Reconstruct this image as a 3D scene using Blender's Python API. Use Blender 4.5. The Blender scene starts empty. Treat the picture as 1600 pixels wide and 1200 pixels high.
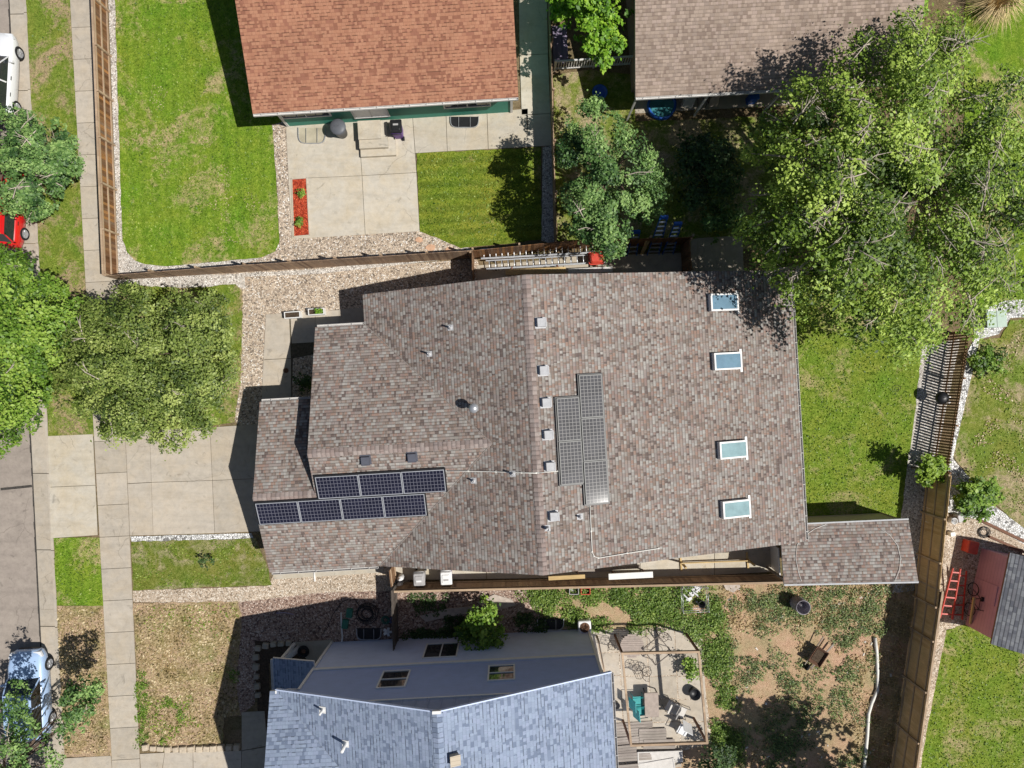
import bpy, bmesh, math, random
import numpy as np
from mathutils import Vector, Matrix, noise as mnoise
from mathutils.geometry import tessellate_polygon
R = math.radians
scene = bpy.context.scene
COL = scene.collection
rnd = random.Random(7)
CAM_H = 34.0      # height of the drone above the yards, metres
PXM = 30.0        # photograph pixels per metre on the ground

def W(px, py, z=0.0):
    """point of the place seen at photograph pixel (px, py) when it lies z metres above the yards"""
    k = (1 - z / CAM_H) / PXM
    return Vector(((px - 800) * k, (600 - py) * k, z))

LOC = {}
def root_loc(o):
    while o is not None:
        if o.name in LOC: return LOC[o.name]
        o = o.parent
    return Vector((0, 0, 0))

def tag(o, label=None, cat=None, group=None, kind=None):
    if label: o['label'] = label
    if cat: o['category'] = cat
    if group: o['group'] = group
    if kind: o['kind'] = kind
    return o

def thing(name, label, cat, loc=(0, 0, 0), group=None):
    o = bpy.data.objects.new(name, None)
    o.empty_display_size = 0.3
    COL.objects.link(o)
    o.location = loc
    LOC[o.name] = Vector(loc)
    return tag(o, label, cat, group)

def children(o):
    return [c for c in bpy.data.objects if c.parent == o]

def copy_tree(o, parent=None):
    c = o.copy(); COL.objects.link(c); c.parent = parent
    for ch in children(o): copy_tree(ch, c)
    return c

def link_mesh(name, me, parent=None):
    o = bpy.data.objects.new(name, me)
    COL.objects.link(o)
    if parent is not None: o.parent = parent
    return o

class MB:
    """collects faces (with uvs in metres) and links them as one mesh object"""
    def __init__(s): s.v = []; s.f = []; s.uv = []; s.mi = []; s.sm = []
    def face(s, pts, uvs=None, m=0, smooth=False):
        b = len(s.v); s.v.extend(Vector(p) for p in pts)
        s.f.append(list(range(b, b + len(pts))))
        if uvs is None:
            p = [Vector(q) for q in pts]
            n = (p[1] - p[0]).cross(p[2] - p[0])
            if n.length < 1e-12: n = Vector((0, 0, 1))
            n.normalize()
            if abs(n.z) > 0.7: uvs = [(q.x, q.y) for q in p]
            else:
                e = Vector((0, 0, 1)).cross(n); e.normalize()
                uvs = [(q.dot(e), q.z) for q in p]
        s.uv.append(uvs); s.mi.append(m); s.sm.append(smooth)
    def obox(s, c, ax, ay, az, sx, sy, sz, m=0):
        c = Vector(c); ax = Vector(ax) * sx / 2; ay = Vector(ay) * sy / 2; az = Vector(az) * sz / 2
        P = lambda i, j, k: c + ax * i + ay * j + az * k
        for q in (((-1,-1,1),(1,-1,1),(1,1,1),(-1,1,1)), ((-1,1,-1),(1,1,-1),(1,-1,-1),(-1,-1,-1)),
                  ((-1,-1,-1),(1,-1,-1),(1,-1,1),(-1,-1,1)), ((1,1,-1),(-1,1,-1),(-1,1,1),(1,1,1)),
                  ((1,-1,-1),(1,1,-1),(1,1,1),(1,-1,1)), ((-1,1,-1),(-1,-1,-1),(-1,-1,1),(-1,1,1))):
            s.face([P(*t) for t in q], m=m)
    def box(s, c, size, rz=0.0, m=0):
        ca, sa = math.cos(rz), math.sin(rz)
        s.obox(c, (ca, sa, 0), (-sa, ca, 0), (0, 0, 1), size[0], size[1], size[2], m)
    def beam(s, a, b, w, h, m=0, up=(0, 0, 1)):
        a = Vector(a); b = Vector(b); d = b - a; L = d.length
        if L < 1e-6: return
        d.normalize(); up = Vector(up)
        if abs(d.dot(up)) > 0.97: up = Vector((1, 0, 0))
        y = up.cross(d); y.normalize(); z = d.cross(y)
        s.obox((a + b) / 2, d, y, z, L, w, h, m)
    def prism(s, poly, z0, z1, m=0, ms=None, bottom=False):
        """poly: list of xy, any winding; top at z1"""
        p = [Vector((q[0], q[1], 0)) for q in poly]
        A = sum(p[i].x * p[(i+1) % len(p)].y - p[(i+1) % len(p)].x * p[i].y for i in range(len(p)))
        if A < 0: p.reverse()
        T = [Vector((q.x, q.y, z1)) for q in p]; B = [Vector((q.x, q.y, z0)) for q in p]
        if len(p) <= 4: s.face(T, m=m)
        else:
            for t in tessellate_polygon([T]):
                q = [T[i] for i in t]
                if (q[1]-q[0]).cross(q[2]-q[0]).z < 0: q.reverse()
                s.face(q, m=m)
        for i in range(len(p)):
            j = (i + 1) % len(p)
            s.face([B[i], B[j], T[j], T[i]], m=m if ms is None else ms)
        if bottom and len(p) <= 4: s.face(list(reversed(B)), m=m)
    def tube(s, path, r, n=8, m=0, caps=True):
        path = [Vector(p) for p in path]
        rs = r if isinstance(r, (list, tuple)) else [r] * len(path)
        rings = []
        prev = None
        for i, p in enumerate(path):
            d = path[min(i+1, len(path)-1)] - path[max(i-1, 0)]
            if d.length < 1e-9: d = Vector((0, 0, 1))
            d.normalize()
            ref = prev if prev is not None and abs(prev.dot(d)) < 0.95 else (Vector((0, 0, 1)) if abs(d.z) < 0.9 else Vector((1, 0, 0)))
            a = d.cross(ref); a.normalize(); b = d.cross(a); prev = ref
            rings.append([p + (a * math.cos(2*math.pi*k/n) + b * math.sin(2*math.pi*k/n)) * rs[i] for k in range(n)])
        for i in range(len(rings) - 1):
            for k in range(n):
                l = (k + 1) % n
                s.face([rings[i][l], rings[i][k], rings[i+1][k], rings[i+1][l]], m=m, smooth=True)
        if caps:
            s.face(rings[0], m=m); s.face(list(reversed(rings[-1])), m=m)
    def lathe(s, prof, c, n=20, m=0, sx=1.0, sy=1.0):
        c = Vector(c)
        P = lambda r, z, k: c + Vector((math.cos(2*math.pi*k/n)*r*sx, math.sin(2*math.pi*k/n)*r*sy, z))
        for (r0, z0), (r1, z1) in zip(prof[:-1], prof[1:]):
            for k in range(n):
                q = [P(r0, z0, k), P(r0, z0, k+1), P(r1, z1, k+1), P(r1, z1, k)]
                if r0 < 1e-6: q = [q[0], q[2], q[3]]
                elif r1 < 1e-6: q = q[:3]
                s.face(q, m=m, smooth=True)
    def rbox(s, c, size, rz=0.0, r=0.05, n=4, top=0.0, m=0):
        """upright box with rounded corners in plan, optionally tapering (top = shrink of the upper outline)"""
        ca, sa = math.cos(rz), math.sin(rz)
        def ring(hx, hy, rr, z):
            out = []
            for qx, qy, a0 in ((1,1,0),(-1,1,90),(-1,-1,180),(1,-1,270)):
                for i in range(n + 1):
                    a = R(a0 + 90 * i / n)
                    x = qx * (hx - rr) + rr * math.cos(a); y = qy * (hy - rr) + rr * math.sin(a)
                    out.append(Vector((c[0] + x*ca - y*sa, c[1] + x*sa + y*ca, z)))
            return out
        z0, z1 = c[2] - size[2]/2, c[2] + size[2]/2
        b = min(r * 0.5, size[2] * 0.3)
        hx, hy = size[0]/2, size[1]/2
        rs = [ring(hx, hy, r, z0), ring(hx - top, hy - top, r, z1 - b), ring(hx - top - b, hy - top - b, max(r - b*0.5, 0.004), z1)]
        for A, B in zip(rs[:-1], rs[1:]):
            for k in range(len(A)):
                l = (k + 1) % len(A)
                s.face([A[k], A[l], B[l], B[k]], m=m, smooth=False)
        s.face(rs[-1], m=m); s.face(list(reversed(rs[0])), m=m)
    def build(s, name, mats, parent=None, weld=False):
        off = root_loc(parent) if parent is not None else Vector((0, 0, 0))
        me = bpy.data.meshes.new(name)
        me.from_pydata([v - off for v in s.v], [], s.f)
        uvl = me.uv_layers.new(name='UVMap')
        flat = [c for f in s.uv for q in f for c in (q[0], q[1])]
        uvl.data.foreach_set('uv', flat)
        me.polygons.foreach_set('material_index', s.mi)
        me.polygons.foreach_set('use_smooth', s.sm)
        for m in (mats if isinstance(mats, (list, tuple)) else [mats]): me.materials.append(m)
        if weld or any(s.sm):
            bm = bmesh.new(); bm.from_mesh(me)
            bmesh.ops.remove_doubles(bm, verts=bm.verts, dist=1e-4)
            bm.to_mesh(me); bm.free()
        me.update()
        return link_mesh(name, me, parent)

def bevel(o, w=0.01, seg=2):
    m = o.modifiers.new('bevel', 'BEVEL'); m.width = w; m.segments = seg; m.limit_method = 'ANGLE'
    return o

# ---------------------------------------------------------------- materials
def lin(c):
    return tuple(((x/255.0)/12.92 if x/255.0 <= 0.04045 else ((x/255.0 + 0.055)/1.055)**2.4) for x in c) + (1.0,)

class NT:
    def __init__(s, name):
        s.m = bpy.data.materials.new(name); s.m.use_nodes = True
        s.t = s.m.node_tree; s.b = s.t.nodes['Principled BSDF']; s.out = s.t.nodes['Material Output']
    def n(s, kind, props=None, **inp):
        nd = s.t.nodes.new('ShaderNode' + kind)
        for k, v in (props or {}).items(): setattr(nd, k, v)
        for k, v in inp.items(): s.set(nd, k.replace('_', ' '), v)
        return nd
    def set(s, nd, key, v):
        i = nd.inputs[int(key[1:])] if key[0] == 'i' and key[1:].isdigit() else nd.inputs[key]
        if isinstance(v, bpy.types.NodeSocket): s.t.links.new(v, i)
        elif isinstance(v, bpy.types.Node): s.t.links.new(v.outputs[0], i)
        else: i.default_value = v
    def math(s, op, a, b=0.0, c=None):
        nd = s.n('Math', {'operation': op}); s.set(nd, 'i0', a); s.set(nd, 'i1', b)
        if c is not None: s.set(nd, 'i2', c)
        return nd.outputs[0]
    def ramp(s, fac, stops, interp='LINEAR'):
        nd = s.n('ValToRGB'); s.set(nd, 'Fac', fac); cr = nd.color_ramp; cr.interpolation = interp
        while len(cr.elements) < len(stops): cr.elements.new(0.5)
        for e, (p, c) in zip(cr.elements, stops):
            e.position = p; e.color = c if len(c) == 4 else tuple(c) + (1,)
        return nd.outputs['Color']
    def mix(s, fac, a, b, mode='MIX'):
        nd = s.n('MixRGB', {'blend_type': mode}); s.set(nd, 'Fac', fac); s.set(nd, 'Color1', a); s.set(nd, 'Color2', b)
        return nd.outputs[0]
    def noise(s, vec, scale, detail=4.0, rough=0.6, dist=0.0):
        nd = s.n('TexNoise'); s.set(nd, 'Vector', vec); s.set(nd, 'Scale', scale); s.set(nd, 'Detail', detail)
        s.set(nd, 'Roughness', rough); s.set(nd, 'Distortion', dist)
        return nd.outputs[0]
    def obj(s): return s.n('TexCoord').outputs['Object']
    def uv(s): return s.n('TexCoord').outputs['UV']
    def pos(s): return s.n('NewGeometry').outputs['Position']
    def bump(s, h, strength=0.5, dist=0.02):
        nd = s.n('Bump'); s.set(nd, 'Height', h); s.set(nd, 'Strength', strength); s.set(nd, 'Distance', dist)
        s.t.links.new(nd.outputs[0], s.b.inputs['Normal'])
    def col(s, c): s.set(s.b, 'Base Color', c)
    def done(s, rough=0.8, spec=0.3, metal=0.0):
        s.b.inputs['Roughness'].default_value = rough
        s.b.inputs['Specular IOR Level'].default_value = spec
        s.b.inputs['Metallic'].default_value = metal
        return s.m

def g(v): return (v, v, v, 1)

def m_plain(name, c, rough=0.6, spec=0.3, metal=0.0, var=0.12, scale=6.0, bump=0.0):
    t = NT(name); p = t.pos()
    n = t.noise(p, scale, 5)
    a = tuple(x * (1 - var) for x in c[:3]) + (1,); b = tuple(min(1, x * (1 + var)) for x in c[:3]) + (1,)
    t.col(t.ramp(n, [(0.3, a), (0.7, b)]))
    if bump: t.bump(t.noise(p, scale * 6, 4), bump, 0.01)
    return t.done(rough, spec, metal)

def m_shingle(name, stops, bw=0.26, rh=0.14, lines=0.55, dash=0.0, weather=0.12):
    """asphalt shingles: rows along the eave, every tab its own tint"""
    t = NT(name); uv = t.uv()
    sep = t.n('SeparateXYZ', None, Vector=uv)
    row = t.math('FLOOR', t.math('DIVIDE', sep.outputs['Y'], rh))
    wn = t.n('TexWhiteNoise', {'noise_dimensions': '1D'}); t.set(wn, 'W', row)
    u2 = t.math('ADD', sep.outputs['X'], t.math('MULTIPLY', wn.outputs['Value'], 4.7))
    wob = t.math('MULTIPLY', t.math('SUBTRACT', t.noise(uv, 0.9, 2), 0.5), 0.02)
    comb = t.n('CombineXYZ'); t.set(comb, 'X', u2); t.set(comb, 'Y', t.math('ADD', sep.outputs['Y'], wob))
    cols = []
    for k, w in enumerate((bw, bw * 0.61)):
        b = t.n('TexBrick', {'offset': 0.0, 'offset_frequency': 1, 'squash': 1.0})
        t.set(b, 'Vector', comb); t.set(b, 'Color1', g(0)); t.set(b, 'Color2', g(1)); t.set(b, 'Mortar', g(0.5))
        t.set(b, 'Scale', 1.0); t.set(b, 'Mortar Size', 0.006); t.set(b, 'Mortar Smooth', 0.3); t.set(b, 'Bias', 0.0)
        t.set(b, 'Brick Width', w); t.set(b, 'Row Height', rh)
        cols.append(b)
    r1 = t.ramp(cols[0].outputs['Color'], stops, 'CONSTANT')
    r2 = t.ramp(cols[1].outputs['Color'], stops, 'CONSTANT')
    pick = t.n('TexBrick', {'offset': 0.37, 'offset_frequency': 2}); t.set(pick, 'Vector', comb)
    for k, v in (('Color1', g(0)), ('Color2', g(1)), ('Scale', 1.0), ('Mortar Size', 0.0), ('Brick Width', bw * 3.1), ('Row Height', rh)): t.set(pick, k, v)
    c = t.mix(t.ramp(pick.outputs['Color'], [(0.45, g(0)), (0.55, g(1))]), r1, r2)
    # slow weathering and granule noise
    n1 = t.noise(uv, 0.45, 5); n2 = t.noise(uv, 45.0, 3, 0.8)
    ms = t.n('Mapping', None, Vector=uv); ms.inputs['Scale'].default_value = (1.1, .16, 1)
    c = t.mix(1.0, c, t.ramp(t.noise(ms.outputs[0], 1.0, 5, 0.65), [(0.3, g(0.90)), (0.7, g(1.07))]), 'MULTIPLY')
    c = t.mix(1.0, c, t.ramp(n1, [(0.25, g(1 - weather)), (0.75, g(1 + weather * 0.5))]), 'MULTIPLY')
    c = t.mix(1.0, c, t.ramp(n2, [(0.2, g(0.78)), (0.8, g(1.18))]), 'MULTIPLY')
    # butt edge of each course: its shadow line painted into the colour at the lower edge
    fr = t.math('FRACT', t.math('DIVIDE', sep.outputs['Y'], rh))
    edge = t.ramp(fr, [(0.0, g(1)), (0.10, g(1)), (0.22, g(0))]) if False else t.ramp(fr, [(0.0, g(1)), (0.16, g(1)), (0.30, g(0))])
    msk = t.ramp(pick.outputs['Color'], [(0.0, g(1 - dash)), (0.42, g(1 - dash)), (0.5, g(1))]) if dash else g(1)
    msk2 = t.ramp(cols[1].outputs['Color'], [(0.0, g(1 - dash)), (0.45, g(1 - dash)), (0.5, g(1))]) if dash else g(1)
    edge = t.mix(1.0, t.mix(1.0, edge, msk, 'MULTIPLY'), msk2, 'MULTIPLY')
    c = t.mix(edge, c, t.mix(1.0, c, g(lines), 'MULTIPLY'))
    gap = t.ramp(cols[0].outputs['Fac'], [(0.0, g(1)), (1.0, g(0.72))])
    c = t.mix(1.0, c, gap, 'MULTIPLY')
    t.col(c)
    h = t.math('ADD', t.math('MULTIPLY', t.math('SUBTRACT', 1.0, fr), 0.7), t.math('MULTIPLY', cols[0].outputs['Color'], 0.5))
    h = t.math('ADD', h, t.math('MULTIPLY', n2, 0.5))
    t.bump(h, 0.55, 0.012)
    return t.done(0.9, 0.2)

def m_grass(name, dark, mid, light, dry, dry_lo=0.55, dry_hi=0.72, stripe=None, dry_scale=0.5, seed=0.0):
    t = NT(name); p = t.pos()
    mp = t.n('Mapping', None, Vector=p); mp.inputs['Location'].default_value = (seed * 13.7, seed * 7.1, 0)
    v = mp.outputs[0]
    fine = t.noise(v, 22.0, 6, 0.8); mid_n = t.noise(v, 3.2, 5, 0.7, 0.6); big = t.noise(v, dry_scale, 5, 0.65, 0.8)
    tuft = t.noise(v, 9.0, 6, 0.85, 0.3)
    hue = t.noise(v, 0.55, 4, 0.6)
    lum = t.math('ADD', t.math('ADD', t.math('MULTIPLY', fine, 0.35), t.math('MULTIPLY', tuft, 0.45)), t.math('MULTIPLY', mid_n, 0.20))
    c = t.ramp(lum, [(0.39, dark), (0.5, mid), (0.60, light)])
    c = t.mix(1.0, c, t.ramp(hue, [(0.3, (.80, .98, .85, 1)), (0.7, (1.22, 1.03, 1.2, 1))]), 'MULTIPLY')
    b2 = t.math('ADD', big, t.math('MULTIPLY', t.math('SUBTRACT', fine, 0.5), 0.35))
    b2 = t.math('ADD', b2, t.math('MULTIPLY', t.math('SUBTRACT', mid_n, 0.5), 0.45))
    drym = t.ramp(b2, [(dry_lo, g(0)), (dry_hi, g(1))])
    dryc = t.mix(1.0, dry, t.ramp(t.noise(v, 30.0, 4, 0.8), [(0.3, g(0.35)), (0.7, g(1.3))]), 'MULTIPLY')
    dryc = t.mix(1.0, dryc, t.ramp(tuft, [(0.36, g(0.45)), (0.52, g(1.05)), (0.65, g(1.25))]), 'MULTIPLY')
    if stripe:
        ang, per, amt = stripe
        rot = t.n('Mapping', None, Vector=p); rot.inputs['Rotation'].default_value = (0, 0, ang)
        wv = t.n('TexWave', {'wave_type': 'BANDS', 'bands_direction': 'X', 'wave_profile': 'SIN'})
        t.set(wv, 'Vector', rot.outputs[0]); t.set(wv, 'Scale', 0.314 / per * 1.0); t.set(wv, 'Distortion', 2.4); t.set(wv, 'Detail', 4.0); t.set(wv, 'Detail Scale', 1.5)
        c = t.mix(1.0, c, t.ramp(wv.outputs['Fac'], [(0.2, (1-amt, 1-amt*0.7, 1-amt, 1)), (0.8, (1+amt, 1+amt, 1, 1))]), 'MULTIPLY')
    c = t.mix(drym, c, dryc)
    t.col(c)
    t.bump(t.math('ADD', fine, t.math('MULTIPLY', tuft, 1.3)), 0.9, 0.06)
    return t.done(0.95, 0.1)

def m_gravel(name, stops, scale=11.0, mort=0.25, warm=0.15):
    t = NT(name); p = t.pos()
    w = t.n('VectorMath', {'operation': 'ADD'})
    nz = t.n('TexNoise'); t.set(nz, 'Vector', p); t.set(nz, 'Scale', 5.0)
    sc = t.n('VectorMath', {'operation': 'SCALE'}); t.set(sc, 'i0', nz.outputs['Color']); sc.inputs['Scale'].default_value = 0.06
    t.set(w, 'i0', p); t.set(w, 'i1', sc.outputs[0])
    vo = t.n('TexVoronoi', {'feature': 'F1'}); t.set(vo, 'Vector', w.outputs[0]); t.set(vo, 'Scale', scale)
    ve = t.n('TexVoronoi', {'feature': 'DISTANCE_TO_EDGE'}); t.set(ve, 'Vector', w.outputs[0]); t.set(ve, 'Scale', scale)
    sp = t.n('SeparateColor'); t.set(sp, 'Color', vo.outputs['Color'])
    c = t.ramp(sp.outputs[0], stops, 'CONSTANT')
    c = t.mix(1.0, c, t.ramp(ve.outputs['Distance'], [(0.0, g(mort)), (0.16, g(1))]), 'MULTIPLY')
    c = t.mix(1.0, c, t.ramp(t.noise(p, 0.7, 4), [(0.3, g(1 - warm)), (0.7, g(1 + warm))]), 'MULTIPLY')
    t.col(c)
    t.bump(t.math('MINIMUM', ve.outputs['Distance'], 0.3), 1.0, 0.05)
    return t.done(0.85, 0.25)

def m_concrete(name, c, stain=0.22, warm=(0.62, 0.5, 0.33), warm_amt=0.25):
    t = NT(name); p = t.pos()
    n1 = t.noise(p, 0.75, 7, 0.7, 0.6); n2 = t.noise(p, 3.0, 6, 0.75, 0.5); n3 = t.noise(p, 60.0, 3, 0.8)
    base = t.mix(t.ramp(n1, [(0.42, g(0)), (0.66, g(min(1, warm_amt * 1.8)))]), tuple(c) + (1,), tuple(warm) + (1,))
    base = t.mix(1.0, base, t.ramp(n2, [(0.25, g(1 - stain)), (0.6, g(1.02))]), 'MULTIPLY')
    base = t.mix(1.0, base, t.ramp(n3, [(0.2, g(0.86)), (0.8, g(1.1))]), 'MULTIPLY')
    # old drips and tyre scuffs: sparse darker marks; hairline cracks in places
    spot = t.noise(p, 1.7, 3, 0.55, 1.2)
    base = t.mix(1.0, base, t.ramp(spot, [(0.26, g(0.72)), (0.36, g(1))]), 'MULTIPLY')
    mp = t.n('Mapping', None, Vector=p); mp.inputs['Scale'].default_value = (.35, 2.2, 1); mp.inputs['Rotation'].default_value = (0, 0, R(3))
    base = t.mix(1.0, base, t.ramp(t.noise(mp.outputs[0], 1.0, 5, 0.7), [(0.3, g(0.88)), (0.5, g(1.0)), (0.72, g(1.06))]), 'MULTIPLY')
    wn_ = t.n('TexNoise'); t.set(wn_, 'Vector', p); t.set(wn_, 'Scale', 1.3); t.set(wn_, 'Detail', 5.0)
    ad = t.n('MixRGB', {'blend_type': 'ADD'}); t.set(ad, 'Fac', 0.5); t.set(ad, 'Color1', p); t.set(ad, 'Color2', wn_.outputs['Color'])
    cr = t.n('TexVoronoi', {'feature': 'DISTANCE_TO_EDGE'}); t.set(cr, 'Vector', ad.outputs[0]); t.set(cr, 'Scale', 0.45)
    crk = t.math('MULTIPLY', t.ramp(cr.outputs['Distance'], [(0.0, g(1)), (0.006, g(0))]), t.ramp(t.noise(p, 0.3, 2), [(0.52, g(0)), (0.6, g(0.55))]))
    base = t.mix(crk, base, (.12, .10, .08, 1))
    geo = t.n('NewGeometry')
    base = t.mix(1.0, base, t.ramp(geo.outputs['Random Per Island'], [(0.0, (.90, .895, .88, 1)), (1.0, (1.05, 1.05, 1.05, 1))]), 'MULTIPLY')
    t.col(base); t.bump(n3, 0.25, 0.01)
    return t.done(0.85, 0.25)

def m_wood(name, stops, board=0.14, along='u', rough=0.8, streak=0.35):
    """planks: tint per board across u, grain running the other way"""
    t = NT(name); uv = t.uv(); sep = t.n('SeparateXYZ', None, Vector=uv)
    a = sep.outputs['X'] if along == 'u' else sep.outputs['Y']
    k = t.math('FLOOR', t.math('DIVIDE', a, board))
    wn = t.n('TexWhiteNoise', {'noise_dimensions': '1D'}); t.set(wn, 'W', k)
    c = t.ramp(wn.outputs['Value'], stops)
    mp = t.n('Mapping', None, Vector=uv); mp.inputs['Scale'].default_value = (40, 2.0, 1) if along == 'u' else (2.0, 40, 1)
    n = t.noise(mp.outputs[0], 1.0, 5, 0.7)
    c = t.mix(1.0, c, t.ramp(n, [(0.25, g(1 - streak)), (0.75, g(1 + streak * 0.5))]), 'MULTIPLY')
    c = t.mix(1.0, c, t.ramp(t.noise(uv, 0.8, 4), [(0.3, g(0.8)), (0.7, g(1.15))]), 'MULTIPLY')
    t.col(c); t.bump(n, 0.3, 0.006)
    return t.done(rough, 0.2)

def m_siding(name, c, pitch=0.16, line=0.6):
    t = NT(name); uv = t.uv(); sep = t.n('SeparateXYZ', None, Vector=uv)
    fr = t.math('FRACT', t.math('DIVIDE', sep.outputs['Y'], pitch))
    base = t.mix(1.0, tuple(c) + (1,), t.ramp(t.noise(uv, 2.0, 4), [(0.3, g(0.93)), (0.7, g(1.05))]), 'MULTIPLY')
    base = t.mix(1.0, base, t.ramp(fr, [(0.0, g(line)), (0.12, g(1)), (1.0, g(1))]), 'MULTIPLY')
    t.col(base); t.bump(t.math('SUBTRACT', 1.0, fr), 0.5, 0.02)
    return t.done(0.6, 0.3)

def m_leaf(name, dark, mid, light, trans=0.24, rough=0.5):
    t = NT(name)
    at = t.n('Attribute', {'attribute_name': 'tint'})
    c = t.ramp(at.outputs['Fac'], [(0.0, dark), (0.5, mid), (1.0, light)])
    t.col(c)
    t.b.inputs['Roughness'].default_value = rough; t.b.inputs['Specular IOR Level'].default_value = 0.35
    tr = t.n('BsdfTranslucent'); t.set(tr, 'Color', t.mix(1.0, c, (1.1, 1.15, 0.5, 1), 'MULTIPLY'))
    mx = t.n('MixShader'); t.set(mx, 'Fac', trans); t.set(mx, 'i1', t.b.outputs[0]); t.set(mx, 'i2', tr.outputs[0])
    t.t.links.new(mx.outputs[0], t.out.inputs['Surface'])
    return t.m

def m_glass(name, c=(0.05, 0.06, 0.07), rough=0.06, spec=0.8):
    return m_plain(name, c, rough, spec, 0.0, 0.1, 1.0)

def m_cells(name, cell, line, nu, nv, rough=0.12, spec=0.6):
    """photovoltaic face: nu x nv cells, uv running 0..1"""
    t = NT(name); uv = t.uv(); sep = t.n('SeparateXYZ', None, Vector=uv)
    def grid(s, n):
        f = t.math('FRACT', t.math('MULTIPLY', s, float(n)))
        d = t.math('ABSOLUTE', t.math('SUBTRACT', f, 0.5))
        return t.math('GREATER_THAN', d, 0.425)
    ln = t.math('MAXIMUM', grid(sep.outputs['X'], nu), grid(sep.outputs['Y'], nv))
    wnv = t.n('TexNoise'); t.set(wnv, 'Vector', t.pos()); t.set(wnv, 'Scale', 1.4)
    cc = t.mix(1.0, cell, t.ramp(wnv.outputs[0], [(0.3, g(0.8)), (0.7, g(1.25))]), 'MULTIPLY')
    t.col(t.mix(ln, cc, line))
    t.b.inputs['Coat Weight'].default_value = 0.4; t.b.inputs['Coat Roughness'].default_value = 0.05
    return t.done(rough + 0.2, spec * 0.6)
# ---------------------------------------------------------------- palette
M = {}
M['ground'] = m_grass('ground_cover', (.09,.075,.035,1), (.18,.14,.07,1), (.28,.22,.12,1), (.33,.24,.15,1), .4, .7)
M['asphalt'] = m_concrete('asphalt', (.315,.27,.235), .22, (.37,.32,.275), .4)
M['concrete'] = m_concrete('concrete', (.46,.41,.345), .2, (.48,.40,.30), .35)
M['concrete_new'] = m_concrete('concrete_pale', (.52,.475,.40), .18, (.50,.42,.30), .4)
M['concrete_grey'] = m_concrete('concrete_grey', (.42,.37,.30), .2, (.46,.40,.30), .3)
M['joint'] = m_plain('joint_dirt', (.10,.085,.06), .95, .1, 0, .4, 9)
M['lawn_bright'] = m_grass('lawn_bright', (.055,.11,.008,1), (.165,.27,.022,1), (.32,.42,.06,1), (.56,.46,.23,1), .53, .66, (R(-3), .62, .07), .3, 1)
M['lawn_mown'] = m_grass('lawn_mown', (.055,.09,.010,1), (.16,.205,.022,1), (.32,.35,.07,1), (.44,.35,.16,1), .6, .78, (R(87), .62, .16), .4, 2)
M['lawn_back'] = m_grass('lawn_back', (.055,.105,.010,1), (.17,.25,.026,1), (.34,.41,.075,1), (.52,.43,.22,1), .53, .70, None, .45, 3)
M['lawn_verge'] = m_grass('lawn_verge', (.06,.105,.012,1), (.17,.235,.03,1), (.32,.37,.07,1), (.50,.38,.22,1), .46, .62, None, .5, 4)
M['lawn_thin'] = m_grass('lawn_thin', (.05,.085,.008,1), (.16,.20,.03,1), (.30,.32,.09,1), (.48,.41,.24,1), .48, .68, None, .8, 5)
M['lawn_dead'] = m_grass('lawn_dead', (.09,.075,.022,1), (.33,.27,.11,1), (.55,.46,.28,1), (.60,.43,.28,1), .38, .58, None, .5, 6)
M['lawn_patchy'] = m_grass('lawn_patchy', (.065,.105,.012,1), (.18,.23,.035,1), (.33,.37,.09,1), (.55,.44,.27,1), .47, .62, None, .35, 7)
M['dirt'] = m_grass('bare_dirt', (.34,.22,.13,1), (.50,.35,.21,1), (.62,.46,.30,1), (.45,.36,.2,1), .5, .75, None, .5, 8)
st = [(0.0,(.22,.18,.14,1)),(.08,(.40,.32,.25,1)),(.3,(.57,.45,.34,1)),(.56,(.66,.54,.41,1)),(.78,(.76,.65,.53,1)),(.93,(.82,.77,.70,1))]
M['gravel'] = m_gravel('river_gravel', st, 15.0, .4)
M['gravel_pale'] = m_gravel('pale_gravel', [(0.0,(.3,.27,.24,1)),(.1,(.54,.49,.43,1)),(.4,(.68,.62,.55,1)),(.7,(.80,.76,.70,1))], 15.0, .4)
M['gravel_white'] = m_gravel('white_rock', [(0.0,(.25,.24,.23,1)),(.1,(.66,.65,.62,1)),(.5,(.8,.79,.77,1)),(.8,(.88,.87,.86,1))], 9.0)
M['gravel_tan'] = m_gravel('tan_gravel', [(0.0,(.3,.23,.16,1)),(.1,(.54,.43,.32,1)),(.45,(.68,.55,.42,1)),(.75,(.78,.68,.56,1))], 16.0, .45)
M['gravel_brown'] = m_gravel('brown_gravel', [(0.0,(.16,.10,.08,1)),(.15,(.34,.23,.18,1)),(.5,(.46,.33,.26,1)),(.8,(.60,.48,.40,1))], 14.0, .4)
M['mulch_red'] = m_gravel('red_mulch', [(0.0,(.35,.04,.015,1)),(.3,(.55,.075,.03,1)),(.7,(.68,.12,.05,1))], 14.0)
M['soil'] = m_plain('garden_soil', (.07,.05,.035), .95, .1, 0, .5, 12, .5)

def struct(name, b, m, parent=None):
    o = b.build(name, m, parent)
    if parent is None: o['kind'] = 'structure'
    return o

def wob(pts, step=0.35, amp=0.05, seed=0, closed=True):
    """subdivide the outline of a bed and let its edge wander as a real one does"""
    rr = random.Random(seed); out = []
    n = len(pts)
    for i in range(n if closed else n - 1):
        a = Vector(pts[i]); b = Vector(pts[(i+1) % n]); L = (b - a).length; k = max(1, int(L / step))
        nr = Vector((-(b - a).y, (b - a).x, 0)).normalized() if L > 1e-6 else Vector((0, 0, 0))
        for j in range(k):
            q = a + (b - a) * (j / k)
            if j: q = q + nr * rr.uniform(-amp, amp)
            out.append(q)
    return out

def px(*pts, z=0.0): return [W(x, y, z) for x, y in pts]

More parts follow.
